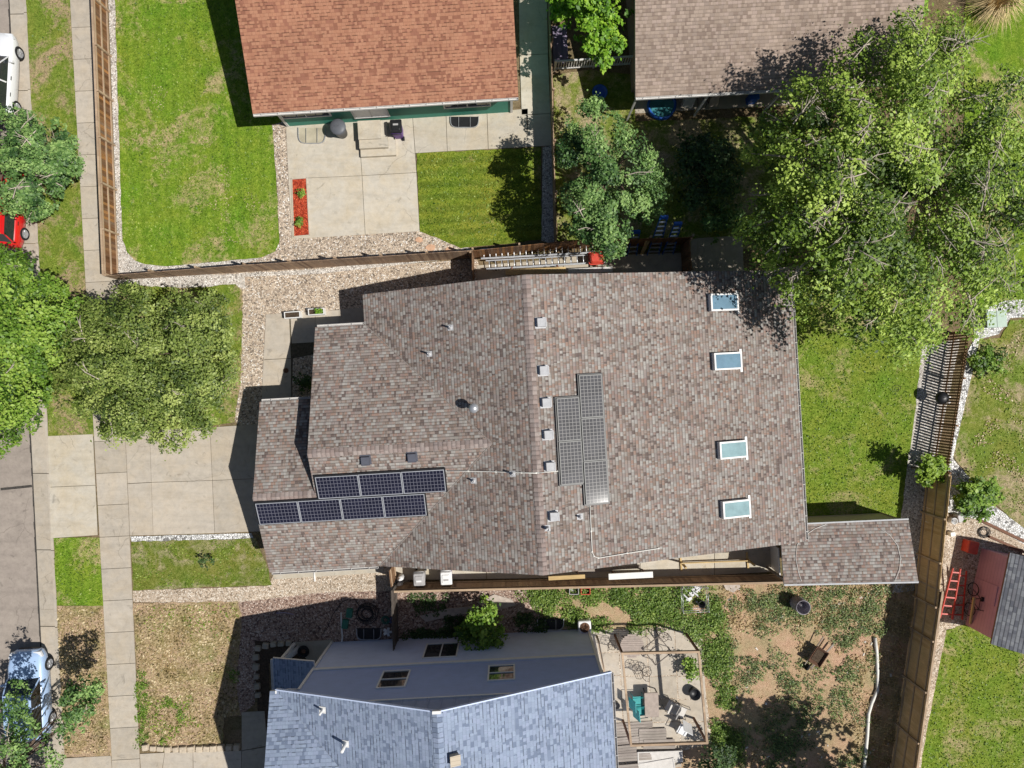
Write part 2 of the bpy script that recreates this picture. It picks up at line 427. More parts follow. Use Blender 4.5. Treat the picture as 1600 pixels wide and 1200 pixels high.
def bed(name, pts, m, z, amp=0.04, seed=1, step=0.3):
    b = MB(); b.prism(wob(pts, step, amp, seed) if amp else pts, -0.05, z)
    return struct(name, b, M[m])

# ---- the ground: one sheet to the horizon, stepping down to the street along the kerb
FAR = 300.0
def kerb_x(y): return 36 + 0.0506 * y            # photograph line of the kerb
def edge_x(y): return 11 + 0.0494 * y            # asphalt edge
ga, gb = W(kerb_x(-9000) + 2, -9000), W(kerb_x(9600) + 2, 9600)
b = MB()
b.face([ga, gb, (FAR, -FAR, 0), (FAR, FAR, 0)])
d = Vector((0, 0, -0.2))
b.face([gb, ga, ga + d, gb + d]); b.face([ga + d, (-FAR, FAR, -.2), (-FAR, -FAR, -.2), gb + d])
struct('ground', b, M['ground'])

ys = [-700 + 120 * i for i in range(24)]
b = MB(); b.prism(px(*[(edge_x(y), y) for y in (-900, 2100)], (-420, 2100), (-520, -900)), -0.19, -0.13); struct('road', b, M['asphalt'])
b = MB()
for y0, y1 in zip(ys[:-1], ys[1:]):
    gap = 0.5
    P = lambda f, y, z: W(f(y), y) + Vector((0, 0, z))
    e0, e1, k0, k1 = W(edge_x(y0+gap), y0+gap), W(edge_x(y1-gap), y1-gap), W(kerb_x(y0+gap), y0+gap), W(kerb_x(y1-gap), y1-gap)
    up = lambda q, z, dx=0.0: Vector((q.x + dx, q.y, z))
    b.face([up(e0, -.125, .02), up(e1, -.125, .02), up(k1, -.10), up(k0, -.10)])
    b.face([up(k0, -.10), up(k1, -.10), up(k1, .035, .035), up(k0, .035, .035)])
    b.face([up(k0, .035, .035), up(k1, .035, .035), up(k1, .04, .17), up(k0, .04, .17)])
    b.face([up(k0, .04, .17), up(k1, .04, .17), up(k1, -.1, .18), up(k0, -.1, .18)])
struct('kerb', b, M['concrete'])
# tar line between the asphalt and the gutter pan, and one across the lane
b = MB()
rr = random.Random(3)
for i in range(150):
    y0, y1 = -300 + i * 12, -300 + (i + 1) * 12
    w = rr.uniform(.7, 1.9)
    b.face(px((edge_x(y0) - w, y0), (edge_x(y1) - w, y1), (edge_x(y1) + 1.2, y1), (edge_x(y0) + 1.2, y0)))
for v in b.v: v.z = -.122
b.beam(W(-2, 765) + Vector((0,0,-.125)), W(47, 760) + Vector((0,0,-.125)), .13, .012)
struct('road_joint', b, m_plain('tar', (.055,.05,.045), .8, .2, 0, .4, 8))

# ---- lawns and beds (each a low slab; the higher one lies over the lower)
side_l = lambda y: 110 + 0.055 * y
side_r = lambda y: 166 + 0.0445 * y
def strip(fl, fr, y0, y1, n=8): return [(fl(y0 + (y1-y0)*i/n), y0 + (y1-y0)*i/n) for i in range(n+1)] + [(fr(y1 - (y1-y0)*i/n), y1 - (y1-y0)*i/n) for i in range(n+1)]
kx = lambda y: kerb_x(y) + 5.5
bed('verge', px(*strip(kx, side_l, -200, 682)), 'lawn_verge', .03, .03, 1)
bed('verge', px(*strip(kx, side_l, 840, 946, 3)), 'lawn_bright', .03, .03, 2)
bed('verge', px(*strip(kx, side_l, 946, 1182, 4)), 'lawn_dead', .028, .03, 3)
bed('lawn', px((178,-150),(180,0),(186,200),(192,375),(199,394),(211,407),(228,413),(262,416),(410,402),(430,393),(437,375),(432,280),(425,195),(600,150),(600,-150)), 'lawn_bright', .035, .03, 4)
bed('lawn', px((651,240),(845,230),(846,374),(770,383),(720,388),(690,375),(656,362)), 'lawn_mown', .035, .03, 5)
bed('lawn', px((1225,420),(1440,480),(1438,560),(1427,660),(1418,720),(1407,809),(1345,806),(1335,830),(1240,830)), 'lawn_back', .035, .04, 6)
bed('lawn', px((150,452),(178,444),(200,445),(300,450),(368,444),(379,455),(379,520),(376,600),(366,660),(262,676),(155,680)), 'lawn_verge', .034, .04, 7)
bed('lawn', px((206,846),(400,841),(416,880),(425,914),(300,918),(208,922)), 'lawn_thin', .034, .04, 8)
bed('lawn', px((209,942),(372,939),(378,960),(373,1030),(370,1075),(377,1118),(350,1120),(348,1160),(240,1168),(219,1150)), 'lawn_dead', .034, .05, 9)
bed('lawn', px((864,118),(912,110),(990,116),(993,190),(990,230),(890,250),(866,250)), 'lawn_patchy', .03, .05, 10)
bed('lawn', px((995,190),(1260,180),(1260,390),(1070,392),(930,390),(872,380),(866,250)), 'lawn_patchy', .026, .05, 11)
bed('lawn', px((1640,-150),(1510,-150),(1505,200),(1520,480),(1548,490),(1563,492),(1600,497),(1700,497),(1700,-150)), 'lawn_bright', .03, .05, 12)
bed('lawn', px((1524,532),(1563,528),(1578,500),(1700,488),(1700,850),(1600,832),(1560,792),(1508,740),(1489,712),(1510,610)), 'lawn_patchy', .034, .04, 13)
bed('lawn', px((1476,985),(1506,975),(1560,1003),(1720,1060),(1720,1330),(1420,1330),(1438,1180)), 'lawn_back', .034, .04, 14)

bed('gravel_bed', px((164,-150),(178,-150),(180,0),(186,200),(192,375),(199,394),(211,407),(228,413),(262,416),(410,402),(440,380),(656,360),(690,374),(735,388),(745,400),(500,428),(186,440)), 'gravel_pale', .016, 0, 1)
bed('gravel_bed', px((425,190),(449,188),(458,376),(437,380),(432,280)), 'gravel', .021, .02, 2)
bed('gravel_bed', px((458,372),(656,360),(690,374),(722,388),(742,392),(500,420),(330,430),(410,402),(438,380)), 'gravel', .024, .02, 2)
bed('gravel_bed', px((180,436),(500,424),(745,404),(760,450),(640,600),(500,700),(380,676),(366,655),(376,600),(379,455),(368,446),(300,450),(185,446)), 'gravel', .014, .02, 3)
bed('gravel_bed', px((185,436),(382,430),(384,452),(368,447),(300,450),(186,446)), 'gravel_pale', .019, .02, 3)
bed('gravel_bed', px((204,838),(393,833),(397,841),(206,847)), 'gravel_white', .02, .01, 4)
bed('gravel_bed', px((208,923),(420,915),(430,893),(640,880),(640,930),(372,941),(208,941)), 'gravel_tan', .02, .02, 5)
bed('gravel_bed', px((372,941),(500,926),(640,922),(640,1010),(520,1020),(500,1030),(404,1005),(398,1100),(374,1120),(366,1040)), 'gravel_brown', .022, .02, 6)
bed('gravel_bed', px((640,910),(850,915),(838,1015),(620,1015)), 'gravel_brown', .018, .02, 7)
bed('gravel_bed', px((848,230),(864,228),(868,384),(846,376)), 'gravel_pale', .03, .01, 8)
bed('gravel_bed', px((1440,540),(1500,530),(1460,730),(1440,920),(1380,930),(1407,812),(1418,720),(1427,660)), 'gravel_pale', .024, .02, 9)
bed('gravel_bed', px((1512,548),(1522,530),(1520,505),(1545,480),(1570,470),(1720,460),(1720,490),(1578,497),(1560,522),(1530,530),(1512,610),(1489,712),(1484,800),(1470,800),(1486,700)), 'gravel_white', .038, .01, 10)
bed('gravel_bed', px((1487,715),(1510,742),(1555,792),(1600,825),(1700,860),(1700,905),(1530,812),(1475,800)), 'gravel_white', .037, .02, 11)
bed('gravel_bed', px((1470,800),(1530,812),(1640,868),(1640,1010),(1500,980),(1462,985)), 'gravel_tan', .03, .02, 12)
bed('gravel_bed', px((1462,975),(1478,985),(1440,1180),(1425,1330),(1392,1330),(1440,1000)), 'gravel_tan', .038, .02, 13)
bed('garden_bed', px((398,1000),(425,1003),(500,1002),(520,1006),(500,1050),(420,1035),(424,1150),(404,1130)), 'soil', .026, .02, 14)
bed('dirt_yard', px((830,915),(1230,905),(1440,905),(1395,1330),(900,1330),(935,980),(850,985)), 'dirt', .012, .05, 15)
bed('mulch_bed', px((457.5,281),(478.5,279.5),(483,367),(460.5,369)), 'mulch_red', .066, 0, 16)

# ---- concrete: separate slabs with open joints over a dark bed
def slabs(name, quads, m, z=.05, inset=.012, kind='structure'):
    b = MB()
    for q in quads:
        p = [Vector((v[0], v[1], 0)) for v in q]; c = sum(p, Vector()) / len(p)
        p = [v + (c - v).normalized() * inset * 1.4 for v in p]
        b.prism(p, -.04, z)
    return struct(name, b, M[m])
def under(pts, z=.02):
    b = MB(); b.prism(pts, -.04, z); struct('path_base', b, M['joint'])
qs = []
yj = [44 + 49.7 * k for k in range(-6, 26)]
for y0, y1 in zip(yj[:-1], yj[1:]):
    dl = 2.4
    qs.append(px((side_l(y0), y0), (side_r(y0), y0 - dl), (side_r(y1), y1 - dl), (side_l(y1), y1)))
slabs('sidewalk', qs, 'concrete', .05)
under(px((side_l(-250)+.5, -250), (side_r(-250)-.5, -250), (side_r(1280)-.5, 1280), (side_l(1280)+.5, 1280)))
# driveway apron and pads
ap = px((75.5,681),(146,678),(153.5,836),(80.5,841)); under([ap[0],ap[1],ap[2],ap[3]])
slabs('driveway_apron', [px((75.5,681),(146,678),(150,758),(78,761)), px((78,761),(150,758),(153.5,836),(80.5,841))], 'concrete_new', .045)
cx = [lambda y: 166.6 + .0445*y, lambda y: 235 + .034*(y-690), lambda y: 328.5 + .045*(y-665), lambda y: 425 + .05*(y-660)]
def rowy(k, x): return [ (676, 672, 667.5, 661), (755.5, 753.5, 750.5, 746.5), (837, 836, 833, 829) ][k][x]
qs = []
for i in range(3):
    for k in range(2):
        qs.append(px(*[(cx[a](rowy(r_, a)), rowy(r_, a)) for a, r_ in ((i,k),(i+1,k),(i+1,k+1),(i,k+1))]))
slabs('driveway', qs, 'concrete', .05)
under(px((199,676),(424,662),(432,829),(206,836)))
slabs('path', [px((100,1184),(174,1180),(178,1225),(100,1230)), px((219,1177),(258,1175),(250,1225),(222,1225)), px((258,1175),(302,1174),(302,1225),(251,1225)), px((302,1174),(378,1172),(378,1225),(303,1225))], 'concrete', .046)
slabs('path', [px((378,1112),(414,1110),(418,1165),(378,1172)), px((378,1172),(418,1166),(420,1225),(378,1225))], 'concrete_grey', .05)
# red-roofed house: patio, side walk
P0 = [px((447,198),(560,190),(566,275),(451,280)), px((566,275),(651,270),(645,185),(560,190)), px((451,280),(566,275),(571,367),(456.5,374)), px((566,275),(651,270),(656,362),(571,367)),
      px((645,185),(697,180),(699,237),(649,240)), px((697,180),(761,176),(763,233.5),(699,237)), px((761,176),(825,170),(825,230),(763,233.5)),
      px((808,-160),(852,-160),(856,85),(812,87)), px((812,87),(856,85),(860,178),(815,180)), px((822,180),(860,178),(862,228),(825,230))]
slabs('patio', P0, 'concrete_new', .052)
under(px((449,199),(560,191),(640,186),(825,171),(809,-158),(851,-158),(860,227),(650,240),(655,361),(458,372)))
# main house: entry walk, side concrete
slabs('path', [px((416,491),(452,489),(455,560),(412,562)), px((412,562),(455,560),(456,660),(408,662)), px((454,489),(493,487),(493,535),(456,537)), px((493,487),(530,484),(530,560),(493,562)), px((530,483),(572,480),(600,560),(530,560))], 'concrete', .05)
under(px((417,492),(560,484),(560,540),(458,560),(455,660),(410,660)))
slabs('path', [px((612,884),(760,872),(760,904),(612,906)), px((760,872),(860,866),(860,903),(760,904)), px((860,866),(1000,856),(1000,902),(860,903)), px((1000,856),(1116,848),(1116,898),(1000,902)), px((1116,848),(1210,842),(1210,893),(1116,898)),
               px((425,889),(600,878),(600,894),(428,905))], 'concrete_new', .05)
slabs('path', [px((1080,375),(1090,372),(1090,430),(1076,430)), px((1090,372),(1160,368),(1162,430),(1090,430)), px((745,415),(880,404),(880,440),(745,446)), px((880,402),(1065,395),(1065,440),(880,440))], 'concrete_grey', .05)
# brown house patio in the shade of its eave; the neighbour's lean-to slab
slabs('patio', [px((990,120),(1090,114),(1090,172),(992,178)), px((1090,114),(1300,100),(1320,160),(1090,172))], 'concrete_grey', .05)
# backyard patio of the blue house
qs = []
for i in range(4):
    for k in range(6):
        x0, y0 = 922 + 44*i, 985 + 36*k
        if i == 3 and k > 4: continue
        qs.append(px((x0+k*2, y0), (x0+43+k*2, y0-2), (x0+45+k*2, y0+33), (x0+2+k*2, y0+35)))
slabs('patio', qs, 'concrete', .045)
bed('patio_base', px((925,985),(1090,975),(1112,1160),(940,1210)), 'gravel_tan', .035, 0, 3)
# ---------------------------------------------------------------- houses
sh = lambda L: [(i / len(L), lin(c)) for i, c in enumerate(L)]
M['roof_main'] = m_shingle('shingles_weathered_blend', sh([(106,93,88),(125,112,104),(140,121,114),(148,133,124),(142,131,126),(154,149,144),(131,115,105),(148,141,134),(163,158,152),(147,123,111),(145,134,128)]), bw=.185, rh=.145, lines=.58)
M['roof_red'] = m_shingle('shingles_terracotta', sh([(140,95,76),(168,120,96),(172,125,100),(168,120,95),(161,113,90),(172,125,100),(149,102,83),(168,120,95)]), bw=.19, rh=.145, lines=.42, dash=.9)
M['roof_brown'] = m_shingle('shingles_taupe', sh([(137,120,109),(149,133,122),(161,144,131),(155,138,125),(169,151,138),(147,130,117),(165,147,136)]), bw=.22, rh=.155, lines=.66, dash=.5)
M['roof_blue'] = m_shingle('shingles_blue_grey', sh([(112,124,146),(138,151,172),(144,155,178),(136,148,170),(145,158,179),(140,152,173),(123,135,157),(142,154,176)]), bw=.23, rh=.15, lines=.42, dash=.9)
M['roof_grey'] = m_shingle('shingles_grey', sh([(112,114,122),(138,140,146),(126,128,134),(150,152,156),(132,132,138)]), bw=.3, rh=.16, lines=.5)
M['ridge'] = m_shingle('ridge_shingles', sh([(132,118,112),(146,130,124),(152,138,132),(140,128,124),(158,146,140)]), bw=.2, rh=.2, lines=.7)
M['white'] = m_plain('white_paint', (.72,.71,.69), .5, .4, 0, .05)
M['white_trim'] = m_plain('off_white_trim', (.60,.585,.56), .6, .3, 0, .08)
M['gutter'] = m_plain('gutter_metal', (.50,.48,.46), .45, .4, 0, .1)
M['wall_tan'] = m_siding('siding_tan', (.45,.38,.29))
M['wall_brown'] = m_siding('siding_taupe', (.30,.24,.19))
M['wall_green'] = m_siding('siding_teal_green', (.05,.235,.17), .17, .55)
M['wall_pale'] = m_siding('siding_pale_blue', (.56,.64,.84), .17, .8)
M['wall_blue'] = m_siding('siding_slate_blue', (.36,.44,.68), .15, .72)
M['glass'] = m_glass('window_glass', (.03,.032,.036))
M['glass_blue'] = m_plain('skylight_glass', (.15,.25,.33), .05, .9, 0, .2, 1.2)
M['glass_pale'] = m_plain('skylight_acrylic', (.24,.36,.38), .05, .6, 0, .15, 3)
M['black'] = m_plain('black_plastic', (.014,.014,.016), .45, .4, 0, .2)
M['vent_metal'] = m_plain('vent_metal', (.46,.46,.47), .8, .2, 0, .1)
M['vent_dark'] = m_plain('vent_dark_metal', (.10,.105,.13), .45, .4, .2, .1)
M['steel'] = m_plain('galvanised_steel', (.52,.53,.55), .35, .5, .6, .15)
M['alu'] = m_plain('aluminium', (.66,.67,.69), .35, .5, .55, .1)
M['pv_blue'] = m_cells('solar_cells_blue', lin((26,26,42)), lin((98,98,108)), 12, 6)
M['pv_brown'] = m_cells('solar_cells_grey', lin((66,66,70)), lin((132,130,128)), 12, 6, .3, .2)
M['alu_dull'] = m_plain('dull_aluminium', (.28,.28,.27), .7, .2, 0, .08)
M['pipe_white'] = m_plain('white_pipe', (.70,.68,.63), .5, .3, 0, .08)

class Frame:
    def __init__(s, deg):
        t = R(deg); s.a = t
        s.u = Vector((math.cos(t), math.sin(t), 0)); s.v = Vector((-math.sin(t), math.cos(t), 0))
    def P(s, u, v, z=0.0): return s.u * u + s.v * v + Vector((0, 0, z))
    def uv(s, p): return p.dot(s.u), p.dot(s.v)
    def on(s, x, y, fz, lift=0.0):
        """where the camera ray through pixel (x, y) meets the surface z = fz(u, v)"""
        z = 3.0
        for _ in range(40): z = fz(*s.uv(W(x, y, z)))
        return W(x, y, z) + Vector((0, 0, lift))
    def ground(s, x, y, z=0.0): return s.uv(W(x, y, z))

def grad(fz, u, v, F):
    h = .01
    du = (fz(u+h, v) - fz(u-h, v)) / (2*h); dv = (fz(u, v+h) - fz(u, v-h)) / (2*h)
    n = (Vector((0, 0, 1)) - F.u * du - F.v * dv).normalized()
    return n

def roof_slab(b, poly, t=0.13, trim=1):
    """one pitch of a roof: top face with shingle uvs, thickness below, trim on the edges"""
    p = [Vector(q) for q in poly]
    n = Vector((0, 0, 0))
    for i in range(len(p)): n += p[i].cross(p[(i+1) % len(p)])
    if n.z < 0: p.reverse(); n = -n
    n.normalize()
    e = Vector((0, 0, 1)).cross(n)
    e = e.normalized() if e.length > 1e-5 else Vector((1, 0, 0))
    s = n.cross(e)
    uv = [(q.dot(e), q.dot(s)) for q in p]
    if len(p) == 4: b.face(p, uv)
    else:
        for tr in tessellate_polygon([p]):
            q = [p[i] for i in tr]; w = [uv[i] for i in tr]
            if (q[1]-q[0]).cross(q[2]-q[0]).z < 0: q.reverse(); w.reverse()
            b.face(q, w)
    lo = [q - Vector((0, 0, t)) for q in p]
    for i in range(len(p)):
        j = (i+1) % len(p)
        b.face([lo[i], lo[j], p[j], p[i]], m=trim)
    for tr in tessellate_polygon([lo]):
        q = [lo[i] for i in tr]
        if (q[1]-q[0]).cross(q[2]-q[0]).z > 0: q.reverse()
        b.face(q, m=trim)

def cap_strip(b, a, c, n1, n2, w=.17, lift=.012, m=0):
    """ridge shingles folded over the line a-c; n1, n2 the two pitches' downhill horizontal directions with slope"""
    a = Vector(a); c = Vector(c); L = (c - a).length; up = Vector((0, 0, lift))
    for d in (n1, n2):
        d = Vector(d).normalized() * w
        k = max(1, int(L / .2))
        for i in range(k):
            p = a + (c - a) * (i / k); q = a + (c - a) * ((i + 1) / k)
            l0 = Vector((0, 0, lift + .012)); l1 = Vector((0, 0, lift))
            f = [p + l0, q + l1, q + d + l1, p + d + l0]
            u0 = rnd.uniform(0, 30)
            uvs = [(u0, .03), (u0, .1), (u0 + .05, .1), (u0 + .05, .03)]
            if (f[1]-f[0]).cross(f[2]-f[0]).z < 0: f.reverse(); uvs.reverse()
            b.face(f, uvs, m=m)

def walls(b, F, pts, top, base=0.0, seg=0.8, m=0):
    """closed ring of walls through local points, following the underside of the roof"""
    n = len(pts)
    for i in range(n):
        (u0, v0), (u1, v1) = pts[i], pts[(i+1) % n]
        L = math.hypot(u1-u0, v1-v0); k = max(1, int(L / seg)); acc = 0
        for j in range(k):
            s0, s1 = j/k, (j+1)/k
            a = (u0+(u1-u0)*s0, v0+(v1-v0)*s0); c = (u0+(u1-u0)*s1, v0+(v1-v0)*s1)
            A0 = F.P(*a, base); C0 = F.P(*c, base); A1 = F.P(*a, top(*a)); C1 = F.P(*c, top(*c))
            b.face([A0, C0, C1, A1], [(L*s0, base), (L*s1, base), (L*s1, C1.z), (L*s0, A1.z)], m=m)

def wall_window(house, F, c, along, out, w, h, panes=2, z=1.5, fm='white_trim', gm='glass', name='window'):
    """window set 3 cm proud of a wall: outer frame, sash bar, glass"""
    b = MB(); up = Vector((0, 0, 1)); c = Vector((c[0], c[1], z))
    t = .07
    for s in (-1, 1):
        b.obox(c + up * s * (h/2 - t/2) + out * .03, along, out, up, w, .06, t)
        b.obox(c + along * s * (w/2 - t/2) + out * .03, along, out, up, t, .06, h - 2*t)
    for i in range(1, panes): b.obox(c + along * (w * (i/panes - .5)) + out * .025, along, out, up, t*.8, .05, h - 2*t)
    o = b.build(name, M[fm], house)
    g_ = MB(); g_.obox(c + out * .012, along, out, up, w - t*1.5, .02, h - t*1.5)
    g_.build('glass', M[gm], o)
    return o

def gutter(house, a, c, out, m='gutter', name='gutter'):
    b = MB(); a = Vector(a); c = Vector(c); out = Vector(out)
    d = (c - a).normalized(); up = Vector((0, 0, 1)); L = (c - a).length; mid = (a + c) / 2
    b.obox(mid + out * .012 - up * .06, d, out, up, L, .012, .1)
    b.obox(mid + out * .06 - up * .105, d, out, up, L, .09, .012)
    b.obox(mid + out * .105 - up * .05, d, out, up, L, .012, .11)
    for s in (0, 1):
        e = a if s == 0 else c
        b.obox(e + out * .06 - up * .055, d, out, up, .012, .1, .1)
    k = max(2, int(L / .75))
    for i in range(k): b.obox(a + d * (L * (i + .5) / k) + out * .06 - up * .002, d, out, up, .025, .11, .012)
    return b.build(name, M[m], house)

# ------------------------------------------------ the main house, weathered brown-grey roof
F = Frame(3.3)
UR, ZR, VN, VS, UE = .87, 5.7, 4.70, -8.36, 13.65
SW, SE, SF, SG = .39, .235, .39, .338
VF, ZF = -2.58, 2.7 + 5.78 * .39
VG = -4.53; ZG = ZF - SF * (VF - VG)
UFW, UGW, UWN = -9.27, -12.12, -6.91
fE = lambda u, v: ZR - SE * (u - UR)
fW = lambda u, v: ZR - SW * (UR - u)
fS = lambda u, v: ZF - SF * (VF - v)
fN = lambda u, v: ZF - SF * (v - VF)
fG = lambda u, v: ZG - SG * (v - VG)
main = thing('house', 'long house under a brown-grey mottled shingle roof with skylights and dark solar panels', 'house', F.P(0, -2, 0))
UI = UR - (ZR - ZF) / SW
def top_main(u, v):
    a = min(fE(u, v), fW(u, v)) if u > UWN - .3 else -9
    c = min(fS(u, v), fN(u, v)) if u > UFW - .1 and u < UI else -9
    if u <= UFW: c = min(fS(u, v), fG(u, v))
    return max(a, c) - .16
b = MB()
walls(b, F, [(UWN+.35, VN-.3), (UE-.5, VN-.3), (UE-.5, VS+.35), (UGW+.35, VS+.45), (UGW+.35, -.6), (UFW+.35, -.6), (UFW+.35, 2.8), (UWN+.35, 2.8)], top_main)
walls(b, F, [(UFW+.35, -.6), (UFW+.351, VS+.6)], lambda u, v: min(fS(u, v), fN(u, v)) - .16, 2.4)
wmain = b.build('wall', M['wall_tan'], main)
# garage door and front door (seen only from a side step, but the house has them)
b = MB(); b.obox(F.P(UGW+.33, -5.6, 1.1), F.v, F.u, (0,0,1), 4.9, .04, 2.15)
for k in range(4): b.obox(F.P(UGW+.30, -5.6, .3 + .53*k), F.v, F.u, (0,0,1), 4.7, .03, .46)
b.build('garage_door', M['white'], main)
P = F.P
b = MB()
E_ = lambda u, v: P(u, v, fE(u, v)); W_ = lambda u, v: P(u, v, fW(u, v)); S_ = lambda u, v: P(u, v, fS(u, v)); N_ = lambda u, v: P(u, v, fN(u, v)); G_ = lambda u, v: P(u, v, fG(u, v))
roof_slab(b, [E_(UR, VN), E_(UE, VN), E_(UE, VS), E_(UR, VS)])
vb = UI - (VF - VS)
va = UI - (3.26 - VF)
roof_slab(b, [W_(UR, VN), W_(UWN, VN), W_(UWN, 3.26), W_(UI, VF), W_(vb, VS), W_(UR, VS)])
roof_slab(b, [N_(UFW, 3.26), N_(va, 3.26), N_(UI, VF), N_(UFW, VF)])
roof_slab(b, [S_(UFW, VF), S_(UI, VF), S_(vb, VS), S_(UGW, VS), S_(UGW, VG), S_(UFW, VG)])
roof_slab(b, [G_(UGW, -.15), G_(UFW+.3, -.15), G_(UFW+.3, VG), G_(UGW, VG)])
cap_strip(b, P(UR, VN, ZR), P(UR, VS, ZR), F.u - Vector((0,0,SE)), -F.u - Vector((0,0,SW)), .2, m=2)
cap_strip(b, P(UFW, VF, ZF), P(UI, VF, ZF), F.v - Vector((0,0,SF)), -F.v - Vector((0,0,SF)), .2, m=2)
cap_strip(b, P(UGW, VG, ZG), P(UFW+.05, VG, ZG), F.v - Vector((0,0,SG)), -F.v - Vector((0,0,SF)), .2, m=2)
roof = b.build('roof', [M['roof_main'], M['white_trim'], M['ridge']], main)
gutter(main, E_(UE, VN-.1), E_(UE, VS+.1), F.u)
gutter(main, S_(UGW+.1, VS), S_(vb-.1, VS), -F.v)
gutter(main, N_(UFW+.1, 3.26), N_(va-.05, 3.26), F.v)
gutter(main, G_(UGW+.1, -.15), G_(UFW, -.15), F.v)
# metal flashing in the two valleys
b = MB()
for q in ((va, 3.26), (vb, VS)):
    a = P(UI, VF, ZF + .014); z1 = fW(*q); c = P(q[0], q[1], z1 + .014)
    b.beam(a, c, .035, .02)
b.build('valley_flashing', m_plain('flashing', (.33,.29,.26), .5, .4, .3, .1), main)

def roof_axes(fz, x, y):
    p = F.on(x, y, fz); u, v = F.uv(p); n = grad(fz, u, v, F)
    e = Vector((0, 0, 1)).cross(n).normalized(); s = n.cross(e)
    return p, e, s, n

def skylight(x, y, gm):
    p, e, s, n = roof_axes(fE, x, y)
    L, Wd, h = 1.42, .80, .26
    b = MB(); t = .075
    for k in (-1, 1):
        b.obox(p + s * k * (L/2 - t/2) + n * h/2, e, s, n, Wd, t, h)
        b.obox(p + e * k * (Wd/2 - t/2) + n * h/2, e, s, n, t, L - 2*t, h)
    o = b.build('skylight', M['white'], main)
    b = MB(); b.obox(p + n * (h - .02), e, s, n, Wd - t*2, L - t*2, .02); b.build('glass', M[gm], o)
    b = MB(); b.obox(p - s * (L/2 + .08) + n * .03, e, s, n, Wd + .28, .12, .03); b.build('flashing', M['white'], o)
for x, y, gm in ((1128, 473, 'glass_blue'), (1133.5, 564.5, 'glass_blue'), (1142, 702, 'glass_pale'), (1147, 794, 'glass_pale')): skylight(x, y, gm)

def solar_panel(corners, fz, cm, long_axis, fm):
    """one framed module lying 9 cm above the shingles; corners given on the photograph"""
    ps = [F.on(x, y, fz) for x, y in corners]
    c = sum(ps, Vector()) / 4; u, v = F.uv(c); n = grad(fz, u, v, F)
    e = Vector((0, 0, 1)).cross(n).normalized(); s = n.cross(e)
    A, B = (e, s) if long_axis == 'e' else (s, e)
    L = ((ps[1]-ps[0]).length + (ps[2]-ps[3]).length) / 2; Wd = ((ps[3]-ps[0]).length + (ps[2]-ps[1]).length) / 2
    L -= .03; Wd -= .02
    c = c + n * .15
    bk_ = MB(); bk_.obox(c - n * (.045 + .002 * (len(bpy.data.objects) % 9)), A, B, n, L + .13, Wd + .13, .03); bk_.build('shade_border', M['black'], main)  # black sheet added for the shadow bordering the panel
    b = MB(); t = .03
    for k in (-1, 1):
        b.obox(c + B * k * (Wd/2 - t/2), A, B, n, L, t, .045)
        b.obox(c + A * k * (L/2 - t/2), A, B, n, t, Wd - 2*t, .045)
    for k in (-.3, .3):
        b.obox(c + A * L * k - n * .10, A, B, n, .04, Wd, .06)
    o = b.build('solar_panel', M[fm], main)
    b = MB()
    q = [c + A * sx * (L/2 - t) + B * sy * (Wd/2 - t) + n * .012 for sx, sy in ((-1,-1),(1,-1),(1,1),(-1,1))]
    uvs = [(0,0),(1,0),(1,1),(0,1)]
    if (q[1]-q[0]).cross(q[2]-q[0]).dot(n) < 0: q.reverse(); uvs.reverse()
    b.face(q, uvs); bk = [v - n * .03 for v in reversed(q)]; b.face(bk, [(0,0)]*4)
    b.build('cells', M[cm], o)
def lerp2(a, c, t): return (a[0] + (c[0]-a[0])*t, a[1] + (c[1]-a[1])*t)
def panel_row(tl, tr, br, bl, n, fz, cm, fm):
    for i in range(n):
        a, c = i / n, (i + 1) / n
        solar_panel([lerp2(tl, tr, a), lerp2(tl, tr, c), lerp2(bl, br, c), lerp2(bl, br, a)], fz, cm, 'e', fm)
panel_row((493.5,743), (694.5,730.5), (697.5,765), (498.5,777), 3, fS, 'pv_blue', 'alu')
panel_row((401,784), (664,768.5), (667.5,802.5), (406.5,817), 4, fS, 'pv_blue', 'alu')
def panel_col(tl, tr, br, bl, n, fz, cm, fm):
    for i in range(n):
        a, c = i / n, (i + 1) / n
        solar_panel([lerp2(tl, bl, a), lerp2(tl, bl, c), lerp2(tr, br, c), lerp2(tr, br, a)], fz, cm, 'e', fm)
panel_col((867.5,622), (903,620), (910.5,754.5), (875,758), 2, fE, 'pv_brown', 'alu_dull')
panel_col((902.5,586.5), (938,584), (950,785), (913.5,788), 3, fE, 'pv_brown', 'alu_dull')

def roof_vent(x, y, fz, m, h=.30, s_=.36):
    p, e, s, n = roof_axes(fz, x, y)
    b = MB()
    w = s_ / 2
    lo = [p + e*a*w*1.25 + s*c*w*1.25 + n*.012 for a, c in ((-1,-1),(1,-1),(1,1),(-1,1))]
    b.obox(p + n*.01, e, s, n, s_*1.35, s_*1.35, .012)
    # slant-back hood: low at the uphill end, open and high downhill
    q = [p + e*a*w + s*c*w + n*hh for a, c, hh in ((-1,-1,h),(1,-1,h),(1,1,h*.75),(-1,1,h*.75))]
    r_ = [p + e*a*w + s*c*w + n*.015 for a, c in ((-1,-1),(1,-1),(1,1),(-1,1))]
    b.face(q)
    for i in range(4):
        j = (i+1) % 4; b.face([r_[i], r_[j], q[j], q[i]])
    b.obox(p - s*w + n*(h-.02), e, s, n, s_+.03, .05, .05)
    b.build('roof_vent', M[m], main)
for x, y in ((844, 504.5), (848, 579), (852, 629), (855, 679), (858, 728.5), (864, 806)): roof_vent(x, y, fE, 'vent_metal')
for x, y in ((571.5, 718), (644, 713)): roof_vent(x, y, fS, 'vent_dark', .2, .36)

